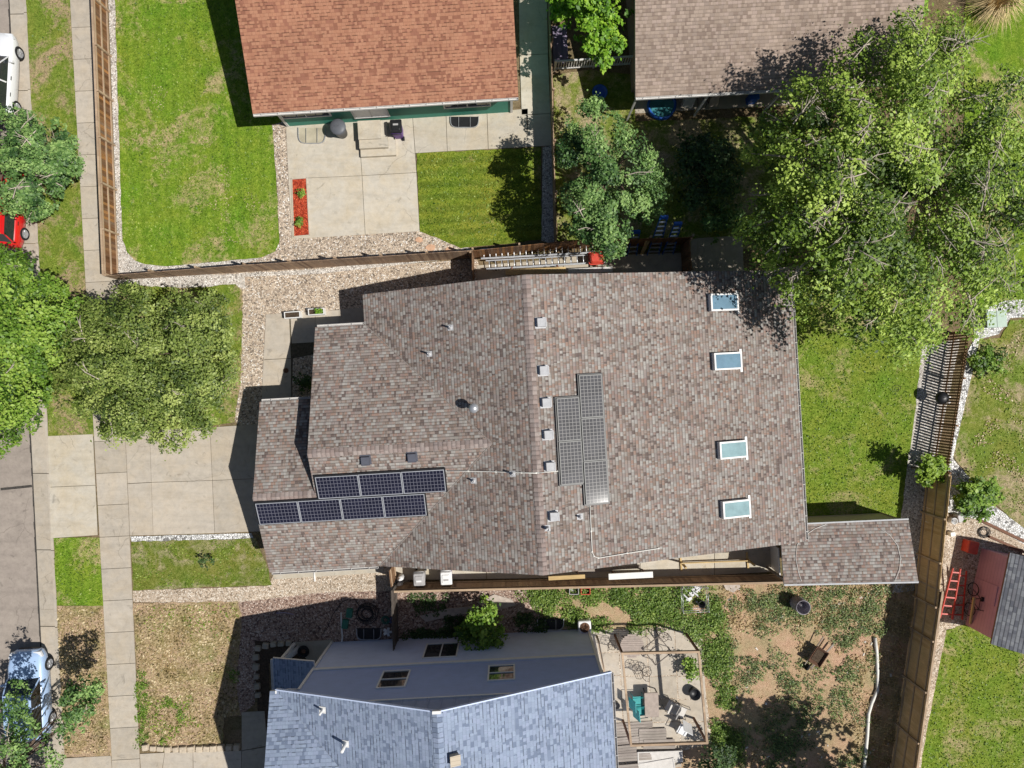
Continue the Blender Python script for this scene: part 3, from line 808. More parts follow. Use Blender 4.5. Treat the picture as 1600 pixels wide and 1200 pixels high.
def plumbing_vent(x, y, fz, h=.42, r=.045, flash=True, m='vent_metal', cap=False):
    p, e, s, n = roof_axes(fz, x, y); b = MB()
    if flash: b.obox(p + n*.012, e, s, n, .26, .28, .012)
    b.lathe([(.11, 0), (.06, .1), (r, .12), (r, h), (r*.8, h), (r*.8, h-.05), (0, h-.05)], p, 14)
    if cap:
        b.lathe([(0, h+.16), (r*2.0, h+.07), (r*2.0, h+.05), (0, h+.05)], p, 16); b.lathe([(r*.7, h-.02), (r*.7, h+.06)], p, 10)
    b.build('plumbing_vent', M[m], main)
for x, y in ((704, 512), (671, 553)): plumbing_vent(x, y, fW)
plumbing_vent(741, 637, fW, .55, .11, True, 'steel', True)
plumbing_vent(801, 740, fW); plumbing_vent(740, 751, fW, .3, .04)
plumbing_vent(855, 825, fE, .38, .07); plumbing_vent(906, 807, fE, .3, .04)
# conduits from the solar panels
def conduit(pts, fzs):
    b = MB(); path = [F.on(x, y, f) + Vector((0, 0, .05)) for (x, y), f in zip(pts, fzs)]
    b.tube(path, .02, 6); 
    for i in range(0, len(path)):
        b.box(path[i] - Vector((0,0,.03)), (.07, .07, .05))
    b.build('conduit', M['pipe_white'], main)
conduit([(697,735.5),(732,736),(775,737),(815,738.5),(838,739)], [fS, fW, fW, fW, fW])
conduit([(841,738.5),(872,736)], [fE, fE])
conduit([(921.5,790),(923.5,830),(925,862),(928,869),(935,871.5),(980,864),(1029,856.5)], [fE]*7)

# ------------------------------------------------ red-roofed teal house, upper edge of the picture
FR = Frame(3.6)
red = None
ur0, vr0 = FR.ground(395, 178, 2.9); ur1, vr1 = FR.ground(810, 152, 2.9)
vE = (vr0 + vr1) / 2
u0, u1 = ur0, ur1
sR = .28
zrR = 2.9 + sR * 6.6
fR = lambda u, v: 2.9 + sR * (v - vE)
fR2 = lambda u, v: zrR - sR * (v - vE - 6.6)
red = thing('house', 'house with a terracotta-red shingle roof and teal green back wall', 'house', FR.P((u0+u1)/2, vE + 4, 0))
topR = lambda u, v: min(fR(u, v), fR2(u, v)) - .16
b = MB(); wv = vE + .50
ring = [(u0 + .75, wv), (u1 - .3, wv), (u1 - .3, vE + 12.6), (u0 + .75, vE + 12.6)]
walls(b, FR, ring, topR); b.build('wall', M['wall_green'], red)
b = MB()
# white corner boards
for (u, v) in ((u0+.75, wv), (u1-.3, wv)):
    b = MB(); b.obox(FR.P(u, v, 1.4) - FR.v * .02, FR.u, FR.v, (0,0,1), .12, .05, 2.8); b.build('corner_trim', M['white_trim'], red)
b = MB()
roof_slab(b, [FR.P(u, v, f(u, v)) for u, v, f in ((u0, vE, fR), (u1, vE, fR), (u1, vE+6.6, fR), (u0, vE+6.6, fR))])
roof_slab(b, [FR.P(u, v, f(u, v)) for u, v, f in ((u0, vE+6.6, fR2), (u1, vE+6.6, fR2), (u1, vE+13.2, fR2), (u0, vE+13.2, fR2))])
cap_strip(b, FR.P(u0, vE+6.6, zrR), FR.P(u1, vE+6.6, zrR), FR.v - Vector((0,0,sR)), -FR.v - Vector((0,0,sR)), .2)
b.build('roof', [M['roof_red'], M['white_trim']], red)
gutter(red, FR.P(u0+.02, vE, 2.9), FR.P(u1-.02, vE, 2.9), -FR.v, 'white_trim')
def on_wall(F_, x, y, vw):
    """camera ray through (x, y) meets the vertical wall v = vw of frame F_: returns u, z"""
    z = 1.5; lo, hi = 0.0, 7.5
    fn = lambda z: F_.uv(W(x, y, z))[1] - vw
    for _ in range(50):
        mid = (lo + hi) / 2
        if (fn(lo) > 0) == (fn(mid) > 0): lo = mid
        else: hi = mid
    return F_.uv(W(x, y, lo))[0], lo
for xa, xb, ya, yb in ((441, 516, 184, 176), (694, 767, 170, 161)):
    ua, _ = on_wall(FR, xa, ya, wv); ub, _ = on_wall(FR, xb, yb, wv)
    wall_window(red, FR, FR.P((ua+ub)/2, wv), FR.u, -FR.v, abs(ub-ua), 1.5, 2, 1.8)
ua, _ = on_wall(FR, 553, 182, wv); ub, _ = on_wall(FR, 608, 177, wv)
dr = wall_window(red, FR, FR.P((ua+ub)/2, wv), FR.u, -FR.v, abs(ub-ua), 2.05, 2, 1.57, 'white_trim', 'white', 'patio_door')
# concrete stoop with steps down to the patio
b = MB(); c = lambda x, y: W(x, y, 0)
def step(x0, x1, y0, y1, z): b.prism(px((x0, y0), (x1, y0 - (x1-x0)*.05), (x1 + (y1-y0)*.05, y1 - (x1-x0)*.05), (x0 + (y1-y0)*.05, y1), z=z), .03, z)
step(558.5, 594, 189, 218, .56); step(559.5, 604, 190, 232, .47); step(561, 616, 191, 245, .25)
tag(b.build('concrete_steps', M['concrete_new']), 'three pale concrete steps below the teal house patio door', 'steps')

# ------------------------------------------------ taupe-roofed house, upper right
FB = Frame(3.1)
ub0, vb0 = FB.ground(993, 152, 2.9); ub1, vb1 = FB.ground(1307, 135, 2.9)
vB = (vb0 + vb1) / 2; ubE = FB.ground(1432, 128, 2.9)[0]
sB = .27; fB = lambda u, v: 2.9 + sB * (v - vB); zrB = 2.9 + sB * 6.5; fB2 = lambda u, v: zrB - sB * (v - vB - 6.5)
brown = thing('house', 'house with a plain taupe-grey shingle roof behind the big tree', 'house', FB.P((ub0+ubE)/2, vB + 4, 0))
b = MB(); walls(b, FB, [(ub0+.4, vB+1.5), (ubE-.4, vB+1.5), (ubE-.4, vB+12.6), (ub0+.4, vB+12.6)], lambda u, v: min(fB(u, v), fB2(u, v)) - .16)
b.build('wall', M['wall_brown'], brown)
b = MB()
roof_slab(b, [FB.P(u, v, f(u, v)) for u, v, f in ((ub0, vB, fB), (ubE, vB, fB), (ubE, vB+6.5, fB), (ub0, vB+6.5, fB))])
roof_slab(b, [FB.P(u, v, f(u, v)) for u, v, f in ((ub0, vB+6.5, fB2), (ubE, vB+6.5, fB2), (ubE, vB+13, fB2), (ub0, vB+13, fB2))])
b.build('roof', [M['roof_brown'], M['white_trim']], brown)
gutter(brown, FB.P(ub0+.02, vB, 2.9), FB.P(ubE-.02, vB, 2.9), -FB.v, 'white_trim')
b = MB(); t_ = FB.P(ub0+.1, vB+.06, 2.75); b.beam(t_, t_ - Vector((0,0,2.7)), .09, .09); b.build('post', M['white_trim'], brown)
b = MB()
for uu in (3.6, 7.2): t_ = FB.P(ub0+uu, vB+.1, 2.75); b.beam(t_, t_ - Vector((0,0,2.7)), .09, .09); b.build('post', M['white_trim'], brown); b = MB()
ug = FB.ground(1290, 150, 1.5)[0]
wall_window(brown, FB, FB.P(ub0+5, vB+1.5), FB.u, -FB.v, 1.8, 2.0, 2, 1.15, 'white_trim', 'glass', 'patio_door')

# ------------------------------------------------ two-storey blue house, lower edge
FL = Frame(3.0)
vL = -12.93; uW, uE, uRg, zE, zRg = -11.0, 3.66, -3.65, 5.5, 8.2
sL = (zRg - zE) / (uRg - uW)
fLw = lambda u, v: zE + sL * (u - uW); fLe = lambda u, v: zRg - sL * (u - uRg)
blue = thing('house', 'two-storey house with blue-grey shingle roof and slate blue siding', 'house', FL.P(-3.5, -16, 0))
uw0, uw1 = -10.05, 3.28
topL = lambda u, v: min(fLw(u, v), fLe(u, v)) - .16
zb = 3.35
b = MB()
VB = -24.0
ringL = [(uw0, vL), (uw1, vL), (uw1, VB), (uw0, VB)]
walls(b, FL, [(uw1, vL), (uw0, vL), (uw0, VB), (uw1, VB)], lambda u, v: zb); b.build('lower_wall', M['wall_pale'], blue)
b = MB(); walls(b, FL, [(uw1, vL), (uw0, vL), (uw0, VB), (uw1, VB)], lambda u, v: min(topL(u, v), 6.75 if v > -13.5 else 9), zb); b.build('upper_wall', M['wall_blue'], blue)
b = MB()
n_ = 24
for i in range(n_):
    a = uw0 + (uw1-uw0)*i/n_; c = uw0 + (uw1-uw0)*(i+1)/n_
    za, zc = topL(a, vL), topL(c, vL)
    if max(za, zc) > 6.75: b.face([FL.P(c, vL, 6.75), FL.P(a, vL, 6.75), FL.P(a, vL, max(za, 6.75)), FL.P(c, vL, max(zc, 6.75))])
for i in range(13):
    u = -6.9 + i * .55; z1 = topL(u, vL)
    if z1 > 6.85: b.obox(FL.P(u, vL + .015, (6.75 + z1)/2), FL.u, FL.v, (0,0,1), .05, .03, z1 - 6.8)
b.build('gable_panel', m_plain('gable_board', (.26,.31,.46), .6, .3, 0, .08), blue)
b = MB()
b.obox(FL.P((uw0+uw1)/2, vL + .03, zb), FL.u, FL.v, (0,0,1), uw1-uw0+.1, .07, .2)
ug0 = uW + (6.75+.16-zE)/sL; ug1 = uRg + (zRg - 6.91)/sL
b.obox(FL.P((ug0+ug1)/2, vL + .025, 6.76), FL.u, FL.v, (0,0,1), ug1-ug0, .06, .09)
for u in (uw0, uw1):
    b.obox(FL.P(u, vL + .02, 1.63), FL.u, FL.v, (0,0,1), .12, .08, 3.2)
    b.obox(FL.P(u, vL + .02, 4.4), FL.u, FL.v, (0,0,1), .12, .08, 1.9)
b.build('wall_trim', M['white'], blue)
b = MB()
vr = vL + .12
roof_slab(b, [FL.P(u, v, f(u, v)) for u, v, f in ((uW, vr, fLw), (uRg, vr, fLw), (uRg, VB-.4, fLw), (uW, VB-.4, fLw))])
roof_slab(b, [FL.P(u, v, f(u, v)) for u, v, f in ((uRg, vr, fLe), (uE, vr, fLe), (uE, VB-.4, fLe), (uRg, VB-.4, fLe))])
cap_strip(b, FL.P(uRg, vr, zRg), FL.P(uRg, VB-.4, zRg), FL.u - Vector((0,0,sL)), -FL.u - Vector((0,0,sL)), .22)
# cross gable towards the street: its near pitch rises from the corner of the main roof
vx = vr - .02
fX = lambda u, v: zE + .02 + sL * (vx - v)
k = 5.6
roof_slab(b, [FL.P(u, v, fX(u, v)) for u, v in ((uW - .25, vx), (uW + .05, vx), (uW + k, vx - k), (uW - .25, vx - k))], .10)
fY = lambda u, v: fX(u, vx - k) - sL * (vx - k - v)
roof_slab(b, [FL.P(u, v, fY(u, v)) for u, v in ((uW - .25, vx - k), (uW + k, vx - k), (uW + .05, vx - 2*k), (uW - .25, vx - 2*k))], .10)
cap_strip(b, FL.P(uW - .25, vx - k, fX(0, vx - k)), FL.P(uW + k, vx - k, fX(0, vx - k)), FL.v - Vector((0,0,sL)), -FL.v - Vector((0,0,sL)), .22)
b.build('roof', [M['roof_blue'], M['gutter']], blue)
b = MB()
for i in range(16):
    a, c = vx - .6 - (2*k - 1.2)*i/16, vx - .6 - (2*k - 1.2)*(i+1)/16
    ga_, gc_ = min(fX(0, a), fY(0, a)) - .13, min(fX(0, c), fY(0, c)) - .13
    b.face([FL.P(uw0 - .02, a, 5.0), FL.P(uw0 - .02, c, 5.0), FL.P(uw0 - .02, c, gc_), FL.P(uw0 - .02, a, ga_)])
b.build('gable_wall', M['wall_blue'], blue)
gutter(blue, FL.P(uE, vr-.05, zE), FL.P(uE, VB, zE), FL.u, 'gutter')
b = MB(); b.obox(FL.P(uRg, vr+.03, zRg+.02), FL.u, FL.v, (0,0,1), .34, .12, .12); b.build('ridge_end', M['white'], blue)
b = MB()
for s, f in ((uW, fLw), (uE, fLe)):
    a = FL.P(s, vr + .02, zE - .05); c = FL.P(uRg, vr + .02, zRg - .05); b.beam(a, c, .05, .13)
b.build('bargeboard', M['wall_pale'], blue)
for (xa, ya), (xb, yb), z0, z1, pn in (((659,1007),(714,1004),1.0,2.75,2),):
    ua, _ = on_wall(FL, xa, 1030, vL); ub, _ = on_wall(FL, xb, 1027, vL)
    wall_window(blue, FL, FL.P((ua+ub)/2, vL), FL.u, FL.v, abs(ub-ua), z1-z0, 2, (z0+z1)/2, 'white', 'glass')
def sash_window(xa, xb, y, z0, z1):
    ua, _ = on_wall(FL, xa, y, vL); ub, _ = on_wall(FL, xb, y, vL)
    o = wall_window(blue, FL, FL.P((ua+ub)/2, vL), FL.u, FL.v, abs(ub-ua), z1-z0, 1, (z0+z1)/2, 'white', 'glass')
    b = MB(); b.obox(FL.P((ua+ub)/2, vL+.035, (z0+z1)/2), FL.u, FL.v, (0,0,1), abs(ub-ua)-.14, .05, .06); b.build('sash_bar', M['white'], o)
sash_window(593, 637, 1063, 3.95, 5.65); sash_window(762, 805, 1055, 3.95, 5.5)
# porch roof on the street side, low and in the shade of the house
b = MB()
fP = lambda u, v: 2.45 + .3 * (u + 12.25)
roof_slab(b, [FL.P(u, v, fP(u, v)) for u, v in ((-12.25, -12.62), (uw0+.0, -12.62), (uw0+.0, -19), (-12.25, -19))])
b.build('porch_roof', [M['roof_blue'], M['white']], blue)
gutter(blue, FL.P(-12.25, -12.7, 2.45), FL.P(-12.25, -18.9, 2.45), -FL.u, 'white', 'gutter')
b = MB()
for v in (-12.9, -16, -18.8): b.obox(FL.P(-12.0, v, 1.15), FL.u, FL.v, (0,0,1), .14, .14, 2.3); b.build('porch_post', M['white'], blue); b = MB()
# white downpipe elbow at the eave corner
b = MB(); a = FL.P(uW-.05, vr-.15, zE-.1); b.tube([a, a + FL.u*.5 - Vector((0,0,.25)), FL.P(uw0-.06, vL-.2, 4.9), FL.P(uw0-.06, vL-.2, 2.9)], .045, 8); b.build('downpipe', M['white'], blue)
b = MB(); b.obox(FL.P(uW+.02, vr-1.0, zE-.02), FL.v, FL.u, (0,0,1), 2.0, .06, .16); b.build('fascia', M['white'], blue)
def blue_vent(x, y, f, m='white', h=.4, r=.05, box=False):
    p = FL.on(x, y, f); u, v = FL.uv(p); n = grad(f, u, v, FL); e = Vector((0,0,1)).cross(n).normalized(); s = n.cross(e); b = MB()
    if box:
        b.obox(p + n*.12, e, s, n, .36, .36, .24); b.obox(p + n*.25, e, s, n, .42, .42, .03); b.build('roof_vent', M['wall_tan'], blue)
    else:
        b.obox(p + n*.012, e, s, n, .28, .32, .014); b.lathe([(r*1.5, 0), (r, .15), (r, h), (0, h)], p, 12); b.build('plumbing_vent', M[m], blue)
blue_vent(504, 1109, fLw); blue_vent(540, 1162, fLw, 'white', .6, .07); blue_vent(709, 1184, fLe, box=True)

# ------------------------------------------------ low shelter with the same shingles, right of the main house
zs0, zs1 = 2.15, 2.65
shed = thing('lean_to_shelter', 'low single-pitch shelter roofed in brown-grey shingles beside the long house and fence', 'shelter', F.P(16.5, -8.5, 0))
c4 = [W(1219, 821, zs0), W(1419.5, 812, zs0), W(1435, 908.5, zs1), W(1225, 913, zs1)]
b = MB(); roof_slab(b, c4, .09); b.build('roof', [M['roof_main'], M['gutter']], shed)
b = MB(); b.beam(c4[0] + Vector((0,.03,-.03)), c4[1] + Vector((0,.03,-.03)), .07, .09); b.beam(c4[3] + Vector((0,-.03,-.03)), c4[2] + Vector((0,-.03,-.03)), .08, .11); b.build('edge_flashing', M['vent_metal'], shed)
b = MB(); cc = sum(c4, Vector())/4
ins = [q + (cc - q) * .06 for q in c4]
for i in range(4):
    a, c = ins[i], ins[(i+1) % 4]
    if i == 1 or i == 0: 
        A0 = Vector((a.x, a.y, 0)); C0 = Vector((c.x, c.y, 0)); b.face([C0, A0, a - Vector((0,0,.1)), c - Vector((0,0,.1))])
b.build('wall', M['wall_tan'], shed)
for i, q in enumerate(ins): 
    b = MB(); b.beam(Vector((q.x, q.y, 0)), q - Vector((0,0,.1)), .1, .1); b.build('post', M['wall_brown'], shed)
# light cord lying in a ring on the shelter roof
b = MB(); nrm = (c4[1]-c4[0]).cross(c4[3]-c4[0]).normalized(); nrm = nrm if nrm.z > 0 else -nrm
def shed_pt(x, y, lift=.02):
    z = 2.4
    for _ in range(20):
        q = W(x, y, z); z = c4[0].z - ((q.x-c4[0].x)*nrm.x + (q.y-c4[0].y)*nrm.y)/nrm.z
    return W(x, y, z) + Vector((0, 0, lift))
b.tube([shed_pt(x, y) for x, y in ((1258,838),(1264,832),(1273,826),(1290,819.5))], .014, 5)
b.tube([shed_pt(x, y) for x, y in ((1252,908),(1247,893),(1243,872),(1245,852),(1250,842))], .012, 5)
b.tube([shed_pt(x, y) for x, y in ((1371,823),(1390,836),(1402,852),(1407,872),(1405,890),(1398,908))], .012, 5)
tag(b.build('light_cord', M['pipe_white']), 'thin pale cord lying in curves on the shelter roof', 'cord')
# ---------------------------------------------------------------- fences
wd = lambda L: [(i / max(1, len(L)-1), c) for i, c in enumerate(L)]
M['fence_red'] = m_wood('fence_boards_cedar', wd([(.13,.06,.025,1),(.26,.13,.06,1),(.17,.10,.065,1),(.42,.20,.07,1),(.20,.14,.10,1)]), .14, 'u', .8, .6)
M['fence_grey'] = m_wood('fence_boards_weathered', wd([(.22,.14,.095,1),(.40,.27,.18,1),(.30,.21,.15,1),(.48,.33,.21,1)]), .14, 'u', .8, .5)
M['fence_tan'] = m_wood('fence_boards_tan', wd([(.58,.38,.18,1),(.68,.47,.24,1),(.62,.41,.20,1),(.72,.51,.28,1)]), .14)
M['fence_dark'] = m_wood('fence_boards_dark', wd([(.18,.10,.055,1),(.28,.165,.09,1),(.22,.125,.07,1),(.31,.185,.105,1)]), .14)
M['fence_charcoal'] = m_wood('fence_boards_charcoal', wd([(.085,.07,.06,1),(.13,.11,.095,1),(.10,.085,.075,1)]), .14)
M['fence_brown'] = m_wood('fence_boards_brown', wd([(.22,.14,.075,1),(.30,.2,.11,1),(.26,.17,.09,1),(.33,.22,.13,1)]), .14)
M['lumber'] = m_wood('lumber_new', wd([(.52,.36,.16,1),(.62,.45,.22,1),(.56,.40,.19,1)]), .2, 'v')
M['rail_wood'] = m_wood('rail_wood', wd([(.38,.27,.18,1),(.50,.37,.25,1)]), .3, 'v')
M['old_wood'] = m_wood('old_boards', wd([(.26,.22,.19,1),(.36,.31,.27,1),(.31,.27,.23,1)]), .14, 'v')
M['timber_dark'] = m_wood('timber_dark', wd([(.16,.08,.05,1),(.23,.12,.08,1)]), .3, 'v')

def fence(name, label, A, B, h0, h1, m, side, mr='rail_wood', post_gap=2.4, slat=0.0, rails=(.18, .5, .9), cap=None, cat='fence', thick=.022, bw=.14, over=0.0, posts=True):
    """boards on posts between two ground points; side=+1 puts rails and posts left of the line A->B"""
    A = Vector((A.x, A.y, 0)); B = Vector((B.x, B.y, 0)); d = (B - A).normalized(); L = (B - A).length
    nrm = Vector((-d.y, d.x, 0)) * side; up = Vector((0, 0, 1))
    t = thing(name, label, cat, (A + B) / 2)
    rr = random.Random(int(abs(A.x * 31 + A.y * 17)) + 5)
    hh = lambda s: h0 + (h1 - h0) * min(1, s)
    b = MB(); n = int(L / (bw + slat + .004)); pitch = L / n
    for i in range(n):
        s = (i + .5) / n; h = hh(s) + rr.uniform(-.012, .012); w = pitch - slat - .005
        o = A + d * (L * s) + nrm * rr.uniform(-.004, .004)
        k = i * .14 + .07
        x0, x1 = -w/2, w/2
        q = lambda x, z, y: o + d * x + up * z + nrm * y
        z0 = .03
        for y, rev in ((thick/2, False), (-thick/2, True)):
            f = [q(x0, z0, y), q(x1, z0, y), q(x1, h, y), q(x0, h, y)]; u = [(k-.06, 0), (k+.06, 0), (k+.06, h), (k-.06, h)]
            if (rev and side < 0) or (not rev and side > 0): f.reverse(); u.reverse()
            b.face(f, u)
        b.face([q(x0, h, -thick/2), q(x1, h, -thick/2), q(x1, h, thick/2), q(x0, h, thick/2)], [(k-.02, h), (k+.02, h), (k+.02, h+.02), (k-.02, h+.02)])
        for x in (x0, x1):
            b.face([q(x, z0, -thick/2), q(x, z0, thick/2), q(x, h, thick/2), q(x, h, -thick/2)], [(k, 0), (k+.02, 0), (k+.02, h), (k, h)])
    b.build('board_panel', M[m], t)
    for rz in rails:
        b = MB(); b.beam(A + nrm * (thick/2 + .02) + up * hh(0) * rz, B + nrm * (thick/2 + .02) + up * hh(1) * rz, .038, .085); b.build('rail', M[mr], t)
    if posts:
        k = max(1, int(round(L / post_gap)))
        for i in range(k + 1):
            o = A + d * (L * i / k) + nrm * (thick/2 + .085)
            b = MB(); h = hh(i / k) + over; b.box((o.x, o.y, h/2), (.09, .09, h), math.atan2(d.y, d.x)); b.build('post', M[mr], t)
    if cap:
        b = MB(); b.beam(A + up * (h0 + .03), B + up * (h1 + .03), .10, .03); b.build('cap', M[cap], t)
    return t

fence('wooden_fence', 'low cedar board fence with three rails along the sidewalk and lawn', W(162.5, -120), W(185.5, 436.5), 1.25, 1.28, 'fence_red', 1, rails=(.1, .52, .92), cap='rail_wood', over=.03)
fa, fb = W(186, 437.5), W(400, 424)
fence('wooden_fence', 'brown board fence section rising from the sidewalk corner beside white rock', fa, fb, 1.3, 1.75, 'fence_grey', 1, rails=(.2, .85), over=.05)
fence('wooden_fence', 'brown board fence section between the concrete patio gravel and the long house', fb, W(742, 403), 1.75, 1.9, 'fence_grey', 1, rails=(.2, .85), over=.05)
fence('wooden_fence', 'brown board fence section behind the stacked aluminium ladders', W(742, 403), W(880, 389), 1.85, 1.85, 'fence_red', 1, rails=(.2, .85), over=.05)
fence('wooden_fence', 'shaded board fence section under the round tree', W(880, 389), W(1068, 383), 1.85, 1.85, 'fence_red', 1, rails=(.2, .85))
fence('wooden_gate', 'dark wooden side gate closing the gap from fence to house by the ladders', W(741, 404), W(741, 450), 1.75, 1.75, 'fence_dark', -1, rails=(.15, .85), cat='gate', post_gap=1.5)
fence('wooden_gate', 'dark wooden gate beside the blue stepladders', W(1063, 385), W(1066, 428), 1.8, 1.8, 'fence_dark', 1, rails=(.15, .85), cat='gate', post_gap=1.5)
fence('wooden_fence', 'board fence seen edge-on between teal house side walk and lawn', W(852, -150), W(866, 388), 1.4, 1.4, 'fence_grey', 1, rails=(.2, .85))
fence('wooden_fence', 'brown board fence with pale cap behind the waste bins', W(624, 910), W(1218, 896.5), 1.5, 1.45, 'fence_grey', 1, rails=(.2, .85), cap='rail_wood', posts=False)
fence('wooden_fence', 'short board fence running from house corner to the pale blue wall', W(620, 908), W(623, 1001), 1.6, 1.6, 'fence_charcoal', 1, rails=(.2, .85), mr='fence_charcoal', posts=False)
fence('wooden_gate', 'narrow board gate between the house corner and the bin enclosure', W(617, 878), W(620, 903), 1.6, 1.6, 'fence_dark', 1, rails=(.2, .85), cat='gate', posts=False)
# right-hand fence: open slats to the upper end, tight tan boards below
fence('picket_fence', 'dark slatted fence with open gaps between lawn and neighbour yard', W(1484.5, 520), W(1452, 733), 1.5, 1.5, 'fence_dark', 1, rails=(.2, .85), slat=.05, mr='fence_dark', post_gap=2.2, bw=.09)
fence('wooden_fence', 'tan board fence section beside the small shrub and lean-to shelter', W(1448, 735), W(1428, 930), 1.9, 1.9, 'fence_tan', -1, rails=(.12, .5, .9), over=.02)
fence('wooden_fence', 'long tan board fence section along the weedy dirt yard', W(1434, 905), W(1380, 1280), 1.95, 1.95, 'fence_tan', -1, rails=(.12, .5, .9), over=.02, cap='rail_wood')
# grey picket railing of the small purple deck
t = thing('picket_railing', 'pale grey picket railing under the bright green tree', 'railing', W(925, 108))
a, c = W(866, 110, 0), W(988, 102, 0); d = (c - a).normalized(); L = (c - a).length
for z in (.95, .2):
    b = MB(); b.beam(a + Vector((0,0,z)), c + Vector((0,0,z)), .09, .05); b.build('rail', M['white_trim'], t)
b = MB()
for i in range(31):
    o = a + d * (L * (i + .5) / 31); b.box((o.x, o.y, .57), (.045, .045, .75), math.atan2(d.y, d.x))
b.build('baluster_panel', M['white_trim'], t)
for i in range(3):
    o = a + d * (L * i / 2); b = MB(); b.box((o.x, o.y, .53), (.1, .1, 1.06), math.atan2(d.y, d.x)); b.build('post', M['white_trim'], t)
b = MB(); b.prism(px((862,45),(884,43),(888,102),(864,104)), 0, .25)
M['deck_mauve'] = m_wood('deck_mauve', wd([(.20,.17,.25,1),(.27,.23,.32,1)]), .14)
tag(b.build('wooden_deck', M['deck_mauve']), 'small mauve-grey deck behind the picket railing', 'deck')

# ---------------------------------------------------------------- trees
M['bark'] = m_plain('bark', (.14,.10,.075), .9, .1, 0, .4, 10, .6)
M['bark_pale'] = m_plain('bark_pale', (.46,.40,.33), .9, .1, 0, .35, 12, .5)
M['leaf_big'] = m_leaf('leaves_bright', (.035,.075,.008,1), (.185,.295,.032,1), (.44,.57,.11,1))
M['leaf_lime'] = m_leaf('leaves_lime', (.05,.14,.006,1), (.15,.32,.015,1), (.32,.50,.05,1))
M['leaf_blue'] = m_leaf('leaves_blue_green', (.025,.07,.018,1), (.115,.225,.055,1), (.32,.47,.15,1))
M['leaf_fresh'] = m_leaf('leaves_fresh', (.035,.085,.008,1), (.14,.26,.025,1), (.34,.47,.08,1))
M['leaf_olive'] = m_leaf('leaves_olive', (.045,.08,.014,1), (.17,.235,.045,1), (.40,.47,.13,1))
M['leaf_weed'] = m_leaf('leaves_weed', (.045,.075,.03,1), (.15,.21,.07,1), (.32,.40,.14,1), .2)
M['leaf_straw'] = m_leaf('leaves_straw', (.20,.14,.07,1), (.45,.34,.17,1), (.66,.54,.34,1), .2)
M['leaf_vine'] = m_leaf('leaves_vine', (.04,.085,.012,1), (.15,.25,.04,1), (.36,.45,.11,1))
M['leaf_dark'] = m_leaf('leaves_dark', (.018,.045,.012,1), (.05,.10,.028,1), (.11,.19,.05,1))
M['leaf_yellow'] = m_leaf('leaves_yellow_green', (.10,.19,.012,1), (.23,.35,.03,1), (.36,.48,.07,1))

def leaf_mesh(name, C, N, S, tint, mat, parent, fold=.25):
    """C centres, N normals, S sizes (n,), tint (n,): rhombic leaves"""
    n = len(C); rs = np.random.RandomState(n % 1000 + 3)
    t = rs.normal(size=(n, 3)); t -= (t * N).sum(1)[:, None] * N; t /= np.linalg.norm(t, axis=1)[:, None] + 1e-9
    s = np.cross(N, t)
    a = C - t * (S * .55)[:, None]; c = C + t * (S * .55)[:, None]
    w = (S * .34)[:, None]
    bb = C + s * w + N * (S * fold * .3)[:, None]; dd = C - s * w + N * (S * fold * .3)[:, None]
    V = np.stack([a, bb, c, dd], 1).reshape(-1, 3)
    off = root_loc(parent) if parent is not None else Vector((0, 0, 0))
    V = V - np.array(off)
    me = bpy.data.meshes.new(name)
    me.vertices.add(4 * n); me.vertices.foreach_set('co', V.astype(np.float32).ravel())
    me.loops.add(4 * n); me.loops.foreach_set('vertex_index', np.arange(4 * n, dtype=np.int32))
    me.polygons.add(n); me.polygons.foreach_set('loop_start', np.arange(0, 4 * n, 4, dtype=np.int32)); me.polygons.foreach_set('loop_total', np.full(n, 4, dtype=np.int32))
    at = me.attributes.new('tint', 'FLOAT', 'FACE'); at.data.foreach_set('value', np.clip(tint, 0, 1).astype(np.float32))
    me.materials.append(mat); me.update(calc_edges=True); me.validate()
    return link_mesh(name, me, parent)

def poly_in(x, y, P):
    ins = False; j = len(P) - 1
    for i in range(len(P)):
        (xi, yi), (xj, yj) = P[i], P[j]
        if (yi > y) != (yj > y) and x < (xj - xi) * (y - yi) / (yj - yi) + xi: ins = not ins
        j = i
    return ins
def poly_dist(x, y, P):
    m = 1e9
    for i in range(len(P)):
        (x0, y0), (x1, y1) = P[i], P[(i+1) % len(P)]
        dx, dy = x1 - x0, y1 - y0; L = dx*dx + dy*dy + 1e-9
        t = max(0, min(1, ((x-x0)*dx + (y-y0)*dy) / L)); m = min(m, math.hypot(x - x0 - t*dx, y - y0 - t*dy))
    return m

